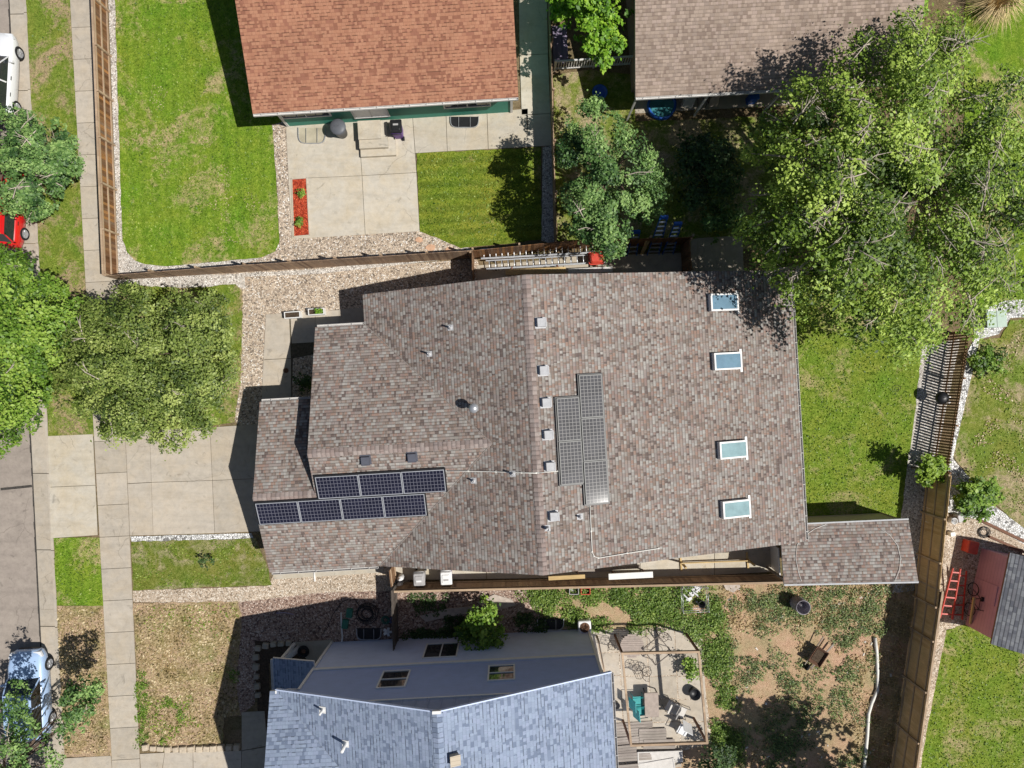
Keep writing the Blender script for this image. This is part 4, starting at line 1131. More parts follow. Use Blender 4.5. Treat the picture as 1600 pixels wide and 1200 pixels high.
def tree(name, label, outline, base, z0, z1, n_cl, per, cr, leaf, mat, bark='bark', seed=1, trunk_r=.14, limbs=14, twigs=0, cat='tree', group=None, hollow=.55, flat=.75, gap=.25, part='crown', tvar=.24, nsc=.022, stretch=.6):
    """a broadleaf tree: tapered trunk and limbs, a crown of leaf clusters spread through its volume.
    outline is the crown's edge as the photograph shows it; z0..z1 the crown's real height range"""
    rr = random.Random(seed); rs = np.random.RandomState(seed)
    bx = W(*base); t = thing(name, label, cat, bx, group)
    xs = [p[0] for p in outline]; ys = [p[1] for p in outline]
    dmax = max(poly_dist(rr.uniform(min(xs), max(xs)), rr.uniform(min(ys), max(ys)), outline) if True else 0 for _ in range(1))
    cand = []
    for _ in range(400):
        x, y = rr.uniform(min(xs), max(xs)), rr.uniform(min(ys), max(ys))
        if poly_in(x, y, outline): cand.append(poly_dist(x, y, outline))
    dmax = max(cand)
    cl = []; tries = 0
    while len(cl) < n_cl and tries < n_cl * 40:
        tries += 1
        x, y = rr.uniform(min(xs), max(xs)), rr.uniform(min(ys), max(ys))
        if not poly_in(x, y, outline): continue
        d = poly_dist(x, y, outline)
        # leave openings where the crown is thin
        gp = mnoise.noise(Vector((x * nsc, y * nsc, seed * 3.1)))
        if gp < -gap * 1.2 and rr.random() < .86: continue
        f = min(1, d / (dmax * .9)); dome = math.sqrt(max(0, 1 - (1 - f) ** 2))
        zt = z0 + (z1 - z0) * (.30 + .70 * dome) + gp * .9 * (z1 - z0) * .25
        zl = z0 + (z1 - z0) * .18 * (1 - dome)
        z = zt - abs(rr.gauss(0, .28)) * (zt - zl) if rr.random() < hollow else rr.uniform(zl, zt)
        p = W(x, y, z)
        edge = d * (1 - z / CAM_H) / PXM
        r = cr * rr.uniform(.6, 1.25)
        r = min(r, max(edge * 1.2, cr * .45))
        cl.append((p, r, rr.gauss(.5, tvar)))
    C = []; N = []; S = []; T = []
    cen = np.array(W(sum(xs)/len(xs), sum(ys)/len(ys), (z0 + z1) / 2))
    for p, r, tn in cl:
        k = max(6, int(per * (r / cr) ** 2 * rr.uniform(.7, 1.2)))
        dirs = rs.normal(size=(k, 3)); dirs /= np.linalg.norm(dirs, axis=1)[:, None]
        rad = rs.uniform(.2, 1, size=k) ** .5
        q = dirs * (rad * r)[:, None]; q[:, 2] *= flat
        od = np.array(p) - cen; od[2] = abs(od[2]) * .3; od /= np.linalg.norm(od) + 1e-6; od = od + rs.normal(size=3) * .35; od /= np.linalg.norm(od)
        pr = q @ od; q = q * .82 + od[None, :] * (pr * stretch)[:, None]
        # a few stray leaves outside the cluster
        q[rs.uniform(size=k) < .08] *= 1.5
        out = np.array(p) - cen; out /= np.linalg.norm(out) + 1e-6
        nn = dirs * .4 + out * .25 + np.array([.2, -.06, 1.0]) + rs.normal(size=(k, 3)) * .42
        nn /= np.linalg.norm(nn, axis=1)[:, None]
        C.append(np.array(p) + q); N.append(nn); S.append(leaf * (.45 + 1.15 * rs.uniform(0, 1, size=k) ** 1.6)); T.append(tn + rs.normal(size=k) * .17)
    leaf_mesh(part, np.concatenate(C), np.concatenate(N), np.concatenate(S), np.concatenate(T), M[mat], t)
    # trunk and limbs
    b = MB(); fork = z0 + (z1 - z0) * .25
    top = W(sum(xs)/len(xs), sum(ys)/len(ys), fork)
    top = Vector((bx.x * .75 + top.x * .25, bx.y * .75 + top.y * .25, fork))
    b.tube([bx, bx.lerp(top, .15) + Vector((.01,.0,0)), bx.lerp(top, .6) + Vector((rr.uniform(-.08,.08), rr.uniform(-.08,.08), 0)), top], [trunk_r*1.5, trunk_r*1.05, trunk_r*.95, trunk_r*.85], 10)
    tg = rr.sample(cl, min(limbs, len(cl)))
    for p, r, _ in tg:
        mid = top.lerp(p, .5) + Vector((rr.uniform(-.3,.3), rr.uniform(-.3,.3), rr.uniform(-.1,.35))) * min(1, (p - top).length * .3)
        b.tube([top - Vector((0,0,.15)), top.lerp(mid, .5) + Vector((0,0,.05)), mid, mid.lerp(p, .55) + Vector((rr.uniform(-.1,.1), rr.uniform(-.1,.1), 0)), p], [trunk_r*.5, trunk_r*.4, trunk_r*.28, trunk_r*.17, trunk_r*.06], 6, caps=False)
    b.build('trunk', M[bark], t)
    if twigs:
        b = MB()
        for _ in range(twigs):
            p, r, _t = rr.choice(cl)
            if p.z < z0 + (z1 - z0) * .45: continue
            a = rr.uniform(0, 6.28); ln = rr.uniform(.5, 1.5)
            d = Vector((math.cos(a), math.sin(a), rr.uniform(.1, .5))) * ln
            q = p + Vector((0, 0, r * .55))
            b.tube([q - d * .5, q + Vector((rr.uniform(-.1,.1), rr.uniform(-.1,.1), .08)), q + d * .5], [.03, .022, .008], 4, caps=False)
            for _k in range(3):
                a2 = a + rr.uniform(-.9, .9); d2 = Vector((math.cos(a2), math.sin(a2), .4)) * ln * .35
                s_ = q + d * rr.uniform(-.2, .3); b.tube([s_, s_ + d2], [.016, .006], 3, caps=False)
        tag(b.build('bare_twigs', M['bark_pale'], t), kind='stuff')
    return t

def ring(cx, cy, r, n=14, j=.15, seed=1, sy=1.0):
    rr = random.Random(seed)
    return [(cx + math.cos(6.283*i/n) * r * rr.uniform(1-j, 1+j), cy + math.sin(6.283*i/n) * r * sy * rr.uniform(1-j, 1+j)) for i in range(n)]

big = [(1228,135),(1262,118),(1290,98),(1320,72),(1348,50),(1382,30),(1420,14),(1452,32),(1482,14),(1502,45),(1520,65),(1518,92),(1560,100),(1600,118),(1650,170),(1670,300),(1650,420),(1596,468),(1540,488),(1528,520),(1498,542),(1465,530),(1440,552),(1400,562),(1358,552),(1330,520),(1300,498),(1258,500),(1238,472),(1215,440),(1190,402),(1165,388),(1150,372),(1148,350),(1170,335),(1180,290),(1165,240),(1180,200),(1205,165)]
tree('broadleaf_tree', 'huge bright green tree overhanging the taupe house and long house corner', big, (1370, 330), 3.2, 10.5, 430, 330, .76, .125, 'leaf_big', 'bark_pale', 11, .32, 80, 420, gap=.07, tvar=.34, nsc=.0185, stretch=.9)
t2 = [(905,166),(930,150),(955,155),(968,185),(992,200),(1012,222),(1030,250),(1045,285),(1047,318),(1026,338),(1000,352),(982,372),(975,400),(950,404),(925,388),(903,370),(880,348),(868,312),(870,272),(868,232),(882,200)]
tree('broadleaf_tree', 'rounded blue-green tree standing by the fence above the ladders', t2, (945, 290), 1.4, 5.6, 170, 210, .46, .11, 'leaf_blue', 'bark', 12, .14, 16, 12, gap=.1, nsc=.03, tvar=.3)
t2b = ring(1098, 262, 62, 14, .25, 5) 
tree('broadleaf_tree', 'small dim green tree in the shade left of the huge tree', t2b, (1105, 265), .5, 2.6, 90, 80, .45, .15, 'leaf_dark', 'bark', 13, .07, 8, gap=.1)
t2c = ring(1130, 345, 34, 12, .2, 6)
tree('shrub', 'low dark shrub in deep shade behind the side gate', t2c, (1130, 345), .2, 1.4, 30, 60, .35, .15, 'leaf_blue', 'bark', 14, .04, 6, cat='shrub', part='foliage')
t3 = [(848,-60),(985,-60),(988,25),(978,60),(966,88),(950,112),(930,97),(912,72),(890,52),(862,25)]
tree('broadleaf_tree', 'lime green tree at the upper picture edge over the picket railing', t3, (920, 10), 1.2, 5.2, 110, 110, .45, .17, 'leaf_lime', 'bark', 15, .12, 10, gap=.3)
t4 = [(-50,168),(22,163),(48,178),(70,182),(98,188),(118,214),(127,248),(137,268),(96,290),(100,312),(70,338),(50,348),(20,332),(-50,340)]
tree('broadleaf_tree', 'dark blue-green tree spreading over the kerb beside the white parked car', t4, (40, 262), 1.0, 4.6, 330, 110, .36, .11, 'leaf_blue', 'bark', 16, .11, 26, 30, gap=.2, flat=.6)
t5 = [(-60,396),(0,386),(30,392),(52,404),(72,432),(100,446),(122,472),(128,502),(104,540),(84,572),(78,622),(62,662),(30,692),(0,712),(-60,718)]
tree('broadleaf_tree', 'fresh green street tree at the left edge below the red car', t5, (30, 560), 1.6, 6.0, 280, 190, .5, .12, 'leaf_fresh', 'bark', 17, .16, 16, 10, gap=.35)
t6 = [(100,492),(132,464),(166,470),(186,452),(204,440),(222,446),(250,470),(275,452),(300,462),(340,454),(356,474),(362,520),(372,560),(366,600),(346,642),(326,680),(292,690),(262,714),(245,690),(212,688),(180,700),(160,682),(146,655),(104,645),(72,602),(70,542)]
tree('broadleaf_tree', 'wide dense olive green tree between the sidewalk and driveway', t6, (230, 575), 1.2, 5.4, 560, 170, .46, .10, 'leaf_olive', 'bark', 18, .16, 24, 20, gap=.5, flat=.8)
t7 = [(-60,1120),(0,1100),(20,1060),(38,1058),(50,1085),(70,1100),(95,1085),(110,1062),(150,1056),(172,1078),(150,1104),(140,1130),(118,1160),(112,1176),(100,1182),(96,1230),(40,1300),(-60,1320)]
tree('broadleaf_tree', 'open dark green tree over the parked car at the lower left corner', t7, (38, 1190), 1.6, 5.0, 220, 90, .36, .11, 'leaf_blue', 'bark', 19, .12, 22, 10, gap=.0)
tree('shrub', 'small yellow-green shrub beside the slatted fence with its shadow on the lawn', ring(1456, 736, 27, 12, .14, 7), (1424, 730), .5, 2.3, 45, 80, .3, .13, 'leaf_yellow', 'bark', 20, .04, 8, cat='shrub', part='foliage', gap=.6)
tree('shrub', 'leafy dark green shrub beside the white rock border', ring(1528, 777, 40, 14, .15, 8, .9), (1500, 768), .2, 1.9, 60, 80, .33, .16, 'leaf_fresh', 'bark', 21, .05, 8, cat='shrub', part='foliage', gap=.3)
tree('shrub', 'low flat shrub on the patchy lawn beside the big tree', ring(1548, 566, 33, 12, .25, 9, .8), (1545, 566), .05, .6, 30, 55, .3, .14, 'leaf_fresh', 'bark', 22, .03, 5, cat='shrub', part='foliage', gap=.2)
t11 = [(735,952),(760,930),(784,948),(786,985),(808,1018),(800,1030),(760,1034),(722,1030),(712,990)]
tree('shrub', 'tall leafy shrub against the pale blue wall beside its window', t11, (752, 985), .1, 2.1, 95, 75, .34, .14, 'leaf_fresh', 'bark', 23, .05, 9, cat='shrub', part='foliage', gap=.3)
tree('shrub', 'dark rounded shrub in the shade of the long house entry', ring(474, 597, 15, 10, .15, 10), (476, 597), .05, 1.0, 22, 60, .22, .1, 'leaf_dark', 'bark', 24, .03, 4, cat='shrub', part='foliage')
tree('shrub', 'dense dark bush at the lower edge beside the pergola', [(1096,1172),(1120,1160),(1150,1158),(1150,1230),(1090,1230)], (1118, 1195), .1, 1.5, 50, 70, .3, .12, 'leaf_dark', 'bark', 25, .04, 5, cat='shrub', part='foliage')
tree('shrub', 'small dark sapling on the thin front lawn', ring(321, 877, 12, 9, .25, 11), (318, 877), .05, .9, 14, 30, .2, .1, 'leaf_dark', 'bark', 26, .025, 4, cat='shrub', part='foliage')
for i, (x, y, lab) in enumerate(((468.5, 302, 'upper round green shrub in the red mulch bed'), (468, 347, 'lower round green shrub in the red mulch bed'))):
    tree('shrub', lab, ring(x, y, 8, 9, .1, 30 + i), (x, y), .05, .45, 18, 40, .12, .06, 'leaf_fresh', 'bark', 40 + i, .02, 3, cat='shrub', part='foliage', group='shrubs in the red mulch bed')
tree('broadleaf_tree', 'tree beyond the lower edge whose shadow falls on the dirt yard', ring(1432, 1300, 100, 14, .25, 12, .75), (1395, 1270), 3.0, 7.0, 110, 70, .65, .24, 'leaf_big', 'bark', 27, .16, 12, gap=.2)
tree('shrub', 'green shrub inside the pergola frame on the patio', ring(1078, 1046, 20, 10, .25, 13), (1072, 1044), .05, 1.1, 26, 60, .26, .1, 'leaf_fresh', 'bark', 28, .03, 4, cat='shrub', part='foliage')
tree('shrub', 'narrow green shrub beside the taupe roof at the upper edge', ring(1438, 6, 14, 10, .3, 14, 1.6), (1425, 8), .1, 2.2, 22, 60, .28, .14, 'leaf_lime', 'bark', 29, .04, 4, cat='shrub', part='foliage')

# dry ornamental grass, upper right
def grass_tuft(label, x, y, r, h, n, cols, seed):
    t = thing('ornamental_grass', label, 'plant', W(x, y)); rr = random.Random(seed); b = MB(); o = W(x, y)
    for _ in range(n):
        a = rr.uniform(0, 6.283); L = r * rr.uniform(.5, 1.1); hh = h * rr.uniform(.5, 1.0)
        d = Vector((math.cos(a), math.sin(a), 0)); s = Vector((-d.y, d.x, 0)) * .012
        p0 = o + d * .1 * rr.random(); p1 = o + d * L * .45 + Vector((0,0,hh)); p2 = o + d * L + Vector((0,0,hh*.55))
        b.face([p0 - s, p0 + s, p1 + s, p1 - s], m=0); b.face([p1 - s, p1 + s, p2], m=0)
    b.build('blades', cols, t)
grass_tuft('dry straw-coloured ornamental grass clump at the upper right edge', 1545, 12, 1.9, 1.1, 420, m_plain('straw', (.55,.42,.22), .8, .2, 0, .35, 8), 5)

# ground cover nobody could count: leafy weeds in the dirt yard, vines along the fence
def weeds(name, label, spots, mat, seed, leaf=.11):
    rs = np.random.RandomState(seed); C = []; N = []; S = []; T = []
    for x, y, r, k, h in spots:
        o = np.array(W(x, y)); a = rs.uniform(0, 6.283, k); q = np.sqrt(rs.uniform(0, 1, k)) * r
        z = .015 + h * rs.uniform(.1, 1, k) * (1 - (q / r) ** 2 * .7)
        C.append(np.stack([o[0] + np.cos(a) * q, o[1] + np.sin(a) * q, z], 1))
        n = rs.normal(size=(k, 3)) * .45 + np.array([0, 0, 1.0]); N.append(n / np.linalg.norm(n, axis=1)[:, None])
        S.append(leaf * rs.uniform(.5, 1.4, k)); T.append(rs.normal(.5, .12) + rs.normal(0, .2, k))
    o = leaf_mesh(name, np.concatenate(C), np.concatenate(N), np.concatenate(S), np.concatenate(T), M[mat], None)
    tag(o, label, 'ground cover', kind='stuff')
rr = random.Random(77); sp = []
region = [(1128,920),(1390,915),(1375,1010),(1352,1200),(1330,1240),(1120,1240),(1140,1080)]
while len(sp) < 620:
    x, y = rr.uniform(1110, 1400), rr.uniform(912, 1230)
    if not poly_in(x, y, region): continue
    n = mnoise.noise(Vector((x*.016, y*.016, 4.2))) + .25*mnoise.noise(Vector((x*.06, y*.06, 1.2))) + (0.35 if y < 990 else 0) + (0.2 if x > 1290 else 0) - .25 * (1130 < x < 1200 and 990 < y < 1130)
    if n + rr.uniform(-.25, .25) < .12: continue
    r = .06 + .42 * rr.random()**2.2; sp.append((x, y, r, int(26 * (r/.2)**2 + 6), rr.uniform(.04, .12) + r*.5))
weeds('weeds', 'leafy green weeds scattered over the bare dirt yard', sp, 'leaf_weed', 5, .075)
sp = []
while len(sp) < 420:
    x, y = rr.uniform(1120, 1425), rr.uniform(908, 1235)
    k = .75 if y < 985 else .5 if x > 1330 else .12
    if rr.random() > k or not poly_in(x, y, [(1125,915),(1440,908),(1400,1240),(1125,1240)]): continue
    r = rr.uniform(.1, .4); sp.append((x, y, r, int(16 * (r/.2)**2 + 5), rr.uniform(.03, .2)))
weeds('dry_weeds', 'straw-coloured dry weeds over the dirt yard', sp, 'leaf_straw', 15, .08)
sp = []
reg2 = [(812,922),(905,921),(1120,912),(1128,960),(1140,1060),(1160,1150),(1155,1190),(1120,1180),(1108,1070),(1092,1000),(1045,968),(1000,985),(935,985),(900,975),(860,962),(832,950)]
while len(sp) < 520:
    x, y = rr.uniform(805, 1165), rr.uniform(908, 1195)
    if not poly_in(x, y, reg2) or mnoise.noise(Vector((x*.028, y*.028, 9.7))) + .6*mnoise.noise(Vector((x*.08, y*.08, 2.7))) < (-.22 if y < 985 else .12): continue
    r = rr.uniform(.12, .5); sp.append((x, y, r, int(22 * (r/.2)**2), rr.uniform(.05, .38)))
weeds('ivy', 'bright green ground vines along the fence and patio edge', sp, 'leaf_vine', 6, .085)
sp = []
for x0, x1, y0, y1, n in ((630, 720, 985, 1004, 60), (640, 700, 930, 960, 25), (700, 735, 960, 1005, 40), (806, 850, 960, 990, 30)):
    for _ in range(n):
        r = rr.uniform(.12, .3); sp.append((rr.uniform(x0, x1), rr.uniform(y0, y1), r, int(30*(r/.2)**2), rr.uniform(.1, .5)))
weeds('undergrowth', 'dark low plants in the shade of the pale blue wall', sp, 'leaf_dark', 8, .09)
sp = []
for _ in range(70):
    sp.append((rr.uniform(213, 232), rr.uniform(1045, 1165), rr.uniform(.1, .25), 30, .12))
for x, y in ((268,1100),(280,1110),(262,1095),(286,1124),(362,1050),(365,1056),(255,1160)):
    for _ in range(4): sp.append((x + rr.uniform(-6,6), y + rr.uniform(-6,6), rr.uniform(.1,.28), 30, .14))
weeds('weeds', 'green weeds at the edges of the dead front lawn', sp, 'leaf_fresh', 9, .07)

# blades standing proud of the lawns, and the matted dead grass of the front yard
M['leaf_grass'] = m_leaf('grass_blades', (.05,.105,.008,1), (.17,.27,.024,1), (.36,.44,.08,1), .25)
M['leaf_grass_dry'] = m_leaf('dry_grass_blades', (.10,.075,.025,1), (.44,.34,.17,1), (.72,.60,.40,1), .2)
def blades(label, poly, per_m2, mat, seed, size=.085, lift=.04, thin=None, name='grass'):
    rs = np.random.RandomState(seed); xs = [p[0] for p in poly]; ys = [p[1] for p in poly]
    A = (max(xs)-min(xs)) * (max(ys)-min(ys)) / PXM**2; n = int(A * per_m2)
    X = rs.uniform(min(xs), max(xs), n); Y = rs.uniform(min(ys), max(ys), n); keep = []; tint = []
    for i in range(n):
        if not poly_in(X[i], Y[i], poly): continue
        q = mnoise.noise(Vector((X[i]*.03, Y[i]*.03, seed)))
        if thin is not None and q < thin: continue
        keep.append(i); tint.append(.5 + q * .45)
    X, Y = X[keep], Y[keep]; k = len(keep)
    C = np.stack([(X-800)/PXM, (600-Y)/PXM, lift + rs.uniform(0, .03, k)], 1)
    N = rs.normal(size=(k,3))*.55 + np.array([.1,0,1.0]); N /= np.linalg.norm(N, axis=1)[:,None]
    o = leaf_mesh(name, C, N, size*rs.uniform(.5,1.4,k), np.array(tint) + rs.normal(0,.22,k), M[mat], None)
    tag(o, label, 'grass', kind='stuff')
blades('short bright green lawn grass beside the red-roofed house', [(182,-20),(188,200),(194,372),(213,405),(260,413),(408,399),(428,390),(434,372),(426,200),(380,-20)], 75, 'leaf_grass', 1)
blades('mown green grass between patio and fence', [(655,242),(840,233),(842,370),(720,384),(660,360)], 75, 'leaf_grass', 2)
blades('mown back lawn grass right of the long house', [(1230,440),(1436,490),(1424,660),(1404,804),(1240,825)], 75, 'leaf_grass', 3)
blades('verge grass along the upper kerb', [(45,-10),(107,-10),(142,675),(84,676)], 60, 'leaf_grass', 4, .085, .035, -.05)
blades('green grass strip below the driveway', [(84,843),(153,840),(160,944),(90,945)], 80, 'leaf_grass', 5, .085, .035)
blades('thin front lawn grass below the driveway', [(208,849),(398,844),(422,912),(212,919)], 70, 'leaf_grass', 6, .085, .04, -.1)
blades('matted dead grass of the front yard', [(211,945),(370,942),(376,975),(370,1075),(374,1115),(348,1120),(346,1158),(240,1165),(221,1148)], 170, 'leaf_grass_dry', 7, .12, .03, None, 'dry_grass')
blades('sparse green grass among the dead front lawn', [(211,945),(370,942),(376,975),(366,1000),(230,985)], 60, 'leaf_grass', 8, .1, .04, -.1)
blades('dead verge grass beside the lower kerb', [(90,950),(160,950),(170,1175),(98,1178)], 130, 'leaf_grass_dry', 9, .11, .03, None, 'dry_grass')
blades('patchy neighbour lawn grass at the right edge', [(1520,535),(1563,532),(1580,502),(1640,492),(1640,830),(1562,790),(1510,738),(1492,710),(1512,610)], 60, 'leaf_grass', 10, .085, .04, -.1)
blades('straw-coloured grass patches on the neighbour lawn', [(1530,560),(1640,500),(1640,820),(1562,780),(1520,700)], 90, 'leaf_grass_dry', 11, .1, .04, .15, 'dry_grass')
blades('neighbour lawn grass at the lower right corner', [(1480,988),(1506,980),(1560,1006),(1640,1030),(1640,1230),(1432,1230),(1442,1180)], 75, 'leaf_grass', 12)
blades('green grass around the olive tree', [(152,455),(200,448),(366,448),(377,458),(374,598),(364,656),(262,673),(157,677)], 70, 'leaf_grass', 13)

# litter over the dirt yard
b = MB(); rr = random.Random(31)
for _ in range(110):
    x, y = rr.uniform(1130, 1400), rr.uniform(915, 1210)
    if mnoise.noise(Vector((x*.02, y*.02, 7))) < 0: continue
    a = rr.uniform(0, 3.14); p = W(x, y, .03); b.obox(p, (math.cos(a), math.sin(a), .1), (-math.sin(a), math.cos(a), 0), (0,-.1,1), rr.uniform(.05,.2), rr.uniform(.03,.1), .02)
tag(b.build('litter', m_plain('litter', (.60,.56,.50), .8, .2, 0, .3, 4)), 'small pale scraps strewn over the weedy dirt yard', 'litter', kind='stuff')
blades('green tufts over the dead front lawn', [(225,1095),(300,1085),(320,1130),(260,1160),(222,1148)], 110, 'leaf_grass', 21, .1, .05, .0)
blades('straw patches in the bright upper lawn', [(190,120),(270,140),(300,200),(420,300),(430,380),(380,395),(300,330),(200,190)], 120, 'leaf_grass_dry', 22, .055, .04, .2, 'dry_grass')
# ---------------------------------------------------------------- vehicles
M['tyre'] = m_plain('tyre_rubber', (.02,.02,.021), .85, .2, 0, .2)
M['rim'] = m_plain('alloy_rim', (.55,.56,.58), .3, .5, .6, .05)
M['car_glass'] = m_plain('car_glass', (.02,.025,.03), .04, .9, 0, .1)
M['lamp_red'] = m_plain('tail_lamp', (.42,.03,.02), .15, .6, 0, .1)
M['lamp_clear'] = m_plain('head_lamp', (.7,.72,.75), .1, .7, 0, .05)
def paint(name, c):
    t = NT(name); t.col(tuple(c) + (1,)); t.b.inputs['Coat Weight'].default_value = 1.0; t.b.inputs['Coat Roughness'].default_value = .04
    return t.done(.35, .5, 0)
M['paint_white'] = paint('white_car_paint', (.74,.75,.77)); M['paint_white_sky'] = paint('white_paint_sky_tint', (.40,.55,.80)); M['paint_red'] = paint('red_car_paint', (.62,.012,.012))  # lower left car: blue sky reflection on white put into the paint

def car(label, x, y, z, heading, body, L=4.6, Wd=1.82, Hh=1.48, group=None, suv=False):
    """heading in radians, 0 = facing up the picture; built round its own origin on the road"""
    t = thing('parked_car', label, 'car', (0, 0, 0), group)
    hw = Wd / 2
    # stations along the car: y, half width, low z, belt z (rounded shoulder)
    st = [(-L/2, hw*.80, .38, .78), (-L/2+.08, hw*.90, .27, .90), (-L/2+.45, hw*.985, .22, .97), (-L*.25, hw, .2, .97), (0, hw, .19, .93), (L*.2, hw*.995, .2, .92), (L*.33, hw*.98, .22, .88), (L/2-.35, hw*.92, .24, .80), (L/2-.08, hw*.80, .28, .70), (L/2, hw*.66, .36, .58)]
    def ringp(yy, w, lo, hi):
        m_ = (lo + hi) / 2
        return [Vector(q) for q in ((-w*.86, yy, lo), (-w*.98, yy, lo + .1), (-w, yy, m_), (-w*.985, yy, hi - .12), (-w*.93, yy, hi - .03), (-w*.80, yy, hi + .015), (-w*.4, yy, hi + .05), (0, yy, hi + .06),
                                            (w*.4, yy, hi + .05), (w*.80, yy, hi + .015), (w*.93, yy, hi - .03), (w*.985, yy, hi - .12), (w, yy, m_), (w*.98, yy, lo + .1), (w*.86, yy, lo))]
    b = MB(); rs_ = [ringp(*s) for s in st]
    for A, B in zip(rs_[:-1], rs_[1:]):
        for k in range(len(A)-1): b.face([A[k], A[k+1], B[k+1], B[k]], smooth=True)
        b.face([A[-1], A[0], B[0], B[-1]])
    b.face(list(reversed(rs_[0]))); b.face(rs_[-1])
    o = b.build('body', M[body], t)
    # glasshouse: windscreen, side glass, rear glass; painted roof and pillars
    zb = .95; yb0, yb1 = -L*.44, L*.21; yt0, yt1 = -L*.36, L*.07
    wb, wt = hw*.90, hw*.76
    lo = [Vector((sx*wb, yy, zb)) for sx, yy in ((-1,yb0),(1,yb0),(1,yb1),(-1,yb1))]
    hi = [Vector((sx*wt, yy, Hh-.05)) for sx, yy in ((-1,yt0),(1,yt0),(1,yt1),(-1,yt1))]
    b = MB()
    for i in range(4):
        j = (i+1) % 4; b.face([lo[i], lo[j], hi[j], hi[i]])
    b.build('glass', M['car_glass'], t)
    b = MB()
    nx = 6; ny = 8
    def rp(i, j):
        sx = -1 + 2*i/nx; yy = yt0 + (yt1 - yt0) * j/ny; e = (1 - sx**4 * .5) * (1 - (2*j/ny - 1)**4 * .5)
        return Vector((sx*(wt+.015), yy + (.02 if j == ny else -.02 if j == 0 else 0), Hh - .055 + .06*e))
    for i in range(nx):
        for j in range(ny): b.face([rp(i,j), rp(i+1,j), rp(i+1,j+1), rp(i,j+1)], smooth=True)
    for i in range(4):
        b.beam(lo[i], hi[i], .055, .03)
    for sx in (-1, 1):
        b.beam((sx*(wb-.02)*1.0, -L*.08, zb), (sx*(wt+.01), -L*.09, Hh-.04), .07, .035)
    b.build('cabin_roof', M[body], t)
    for sx in (-1, 1):
        for yy in (-L*.3, L*.31):
            b = MB()
            def turned(prof, x0):
                n = 22
                for (r0, a0), (r1, a1) in zip(prof[:-1], prof[1:]):
                    for k in range(n):
                        c0, s0, c1, s1 = math.cos(6.283*k/n), math.sin(6.283*k/n), math.cos(6.283*(k+1)/n), math.sin(6.283*(k+1)/n)
                        f = [Vector((x0 + sx*a0, yy + r0*c0, .33 + r0*s0)), Vector((x0 + sx*a0, yy + r0*c1, .33 + r0*s1)), Vector((x0 + sx*a1, yy + r1*c1, .33 + r1*s1)), Vector((x0 + sx*a1, yy + r1*c0, .33 + r1*s0))]
                        b.face(f, smooth=True)
            turned([(.2, -.2), (.31, -.2), (.33, -.17), (.33, .0), (.31, .025), (.22, .02)], sx*(hw-.01))
            w = b.build('wheel', M['tyre'], t)
            b = MB(); turned([(.225, .015), (.21, .0), (.05, .01), (.001, .015)], sx*(hw-.01))
            for k in range(6):
                a = 6.283*k/6; b.beam((sx*(hw+.012), yy + .04*math.cos(a), .33+.04*math.sin(a)), (sx*(hw+.006), yy + .2*math.cos(a), .33+.2*math.sin(a)), .045, .02, up=(1,0,0.1))
            b.build('rim', M['rim'], w)
        b = MB(); b.rbox((sx*(hw+.09), L*.15, 1.0), (.2, .11, .13), 0, .03); b.build('mirror', M[body], t)
        b = MB(); b.obox((sx*hw*.70, L/2-.20, .70), (1,0,0), (-sx*.45,1,0), (0,-.3,1), .36, .26, .1); b.build('headlight', M['lamp_clear'], t)
        b = MB(); b.obox((sx*hw*.83, -L/2+.09, .84), (1,0,0), (0,1,0), (0,0,1), .22, .14, .16); b.build('tail_light', M['lamp_red'], t)
        b = MB(); b.obox((sx*hw*.99, -L*.02, .82), (0,1,0), (1,0,0), (0,0,1), .2, .03, .03); b.obox((sx*hw*.99, -L*.2, .82), (0,1,0), (1,0,0), (0,0,1), .2, .03, .03); b.build('door_handle', M['black'], t)
    b = MB(); b.box((0, L/2-.01, .42), (1.1, .06, .16)); b.build('grille', M['black'], t)
    b = MB()
    for sx in (-.35, .25): b.beam((sx, yb1+.03, zb+.05), (sx+.45, yb1-.12, zb+.16), .02, .02)
    b.build('wiper', M['black'], t)
    t.location = (W(x, y).x, W(x, y).y, z); t.rotation_euler = (0, 0, heading)
    return t
sl = R(-2.9)
car('white car parked by the kerb at the upper left edge, only its side in view', 6, 128, -.12, sl + R(0), 'paint_white', 4.6, 1.86, 1.5)
car('bright red car by the kerb between two street trees', 19, 328, -.12, sl, 'paint_red', 4.2, 1.78, 1.5)
car('white car with painted-in sky reflection, half under the lower left tree', 57, 1078, -.11, R(3), 'paint_white_sky', 4.6, 1.84, 1.5)

# ---------------------------------------------------------------- bins, boxes, ladders and other yard things
def solid(name, label, cat, b, m, group=None):
    return tag(b.build(name, m), label, cat, group)

M['bin_grey'] = m_plain('bin_grey_plastic', (.10,.105,.12), .5, .4, 0, .1)
M['bin_purple'] = m_plain('bin_purple_plastic', (.12,.05,.24), .5, .4, 0, .1)
M['bin_light'] = m_plain('bin_pale_grey_plastic', (.36,.35,.35), .5, .4, 0, .1)
M['bin_lilac'] = m_plain('bin_lilac_plastic', (.35,.31,.45), .5, .4, 0, .1)
M['plastic_white'] = m_plain('white_plastic', (.72,.72,.72), .4, .4, 0, .06)
M['plastic_green'] = m_plain('green_plastic', (.03,.16,.11), .5, .4, 0, .15)
M['plastic_red'] = m_plain('red_plastic', (.55,.06,.035), .45, .4, 0, .15)
M['plastic_blue'] = m_plain('blue_plastic', (.02,.10,.42), .4, .4, 0, .1)
M['hose_dark'] = m_plain('dark_hose', (.03,.03,.03), .6, .3, 0, .2)
M['fibre_blue'] = m_plain('blue_fibreglass', (.03,.13,.42), .45, .4, 0, .15)
M['red_paint'] = m_plain('red_paint', (.50,.05,.03), .5, .4, 0, .2)
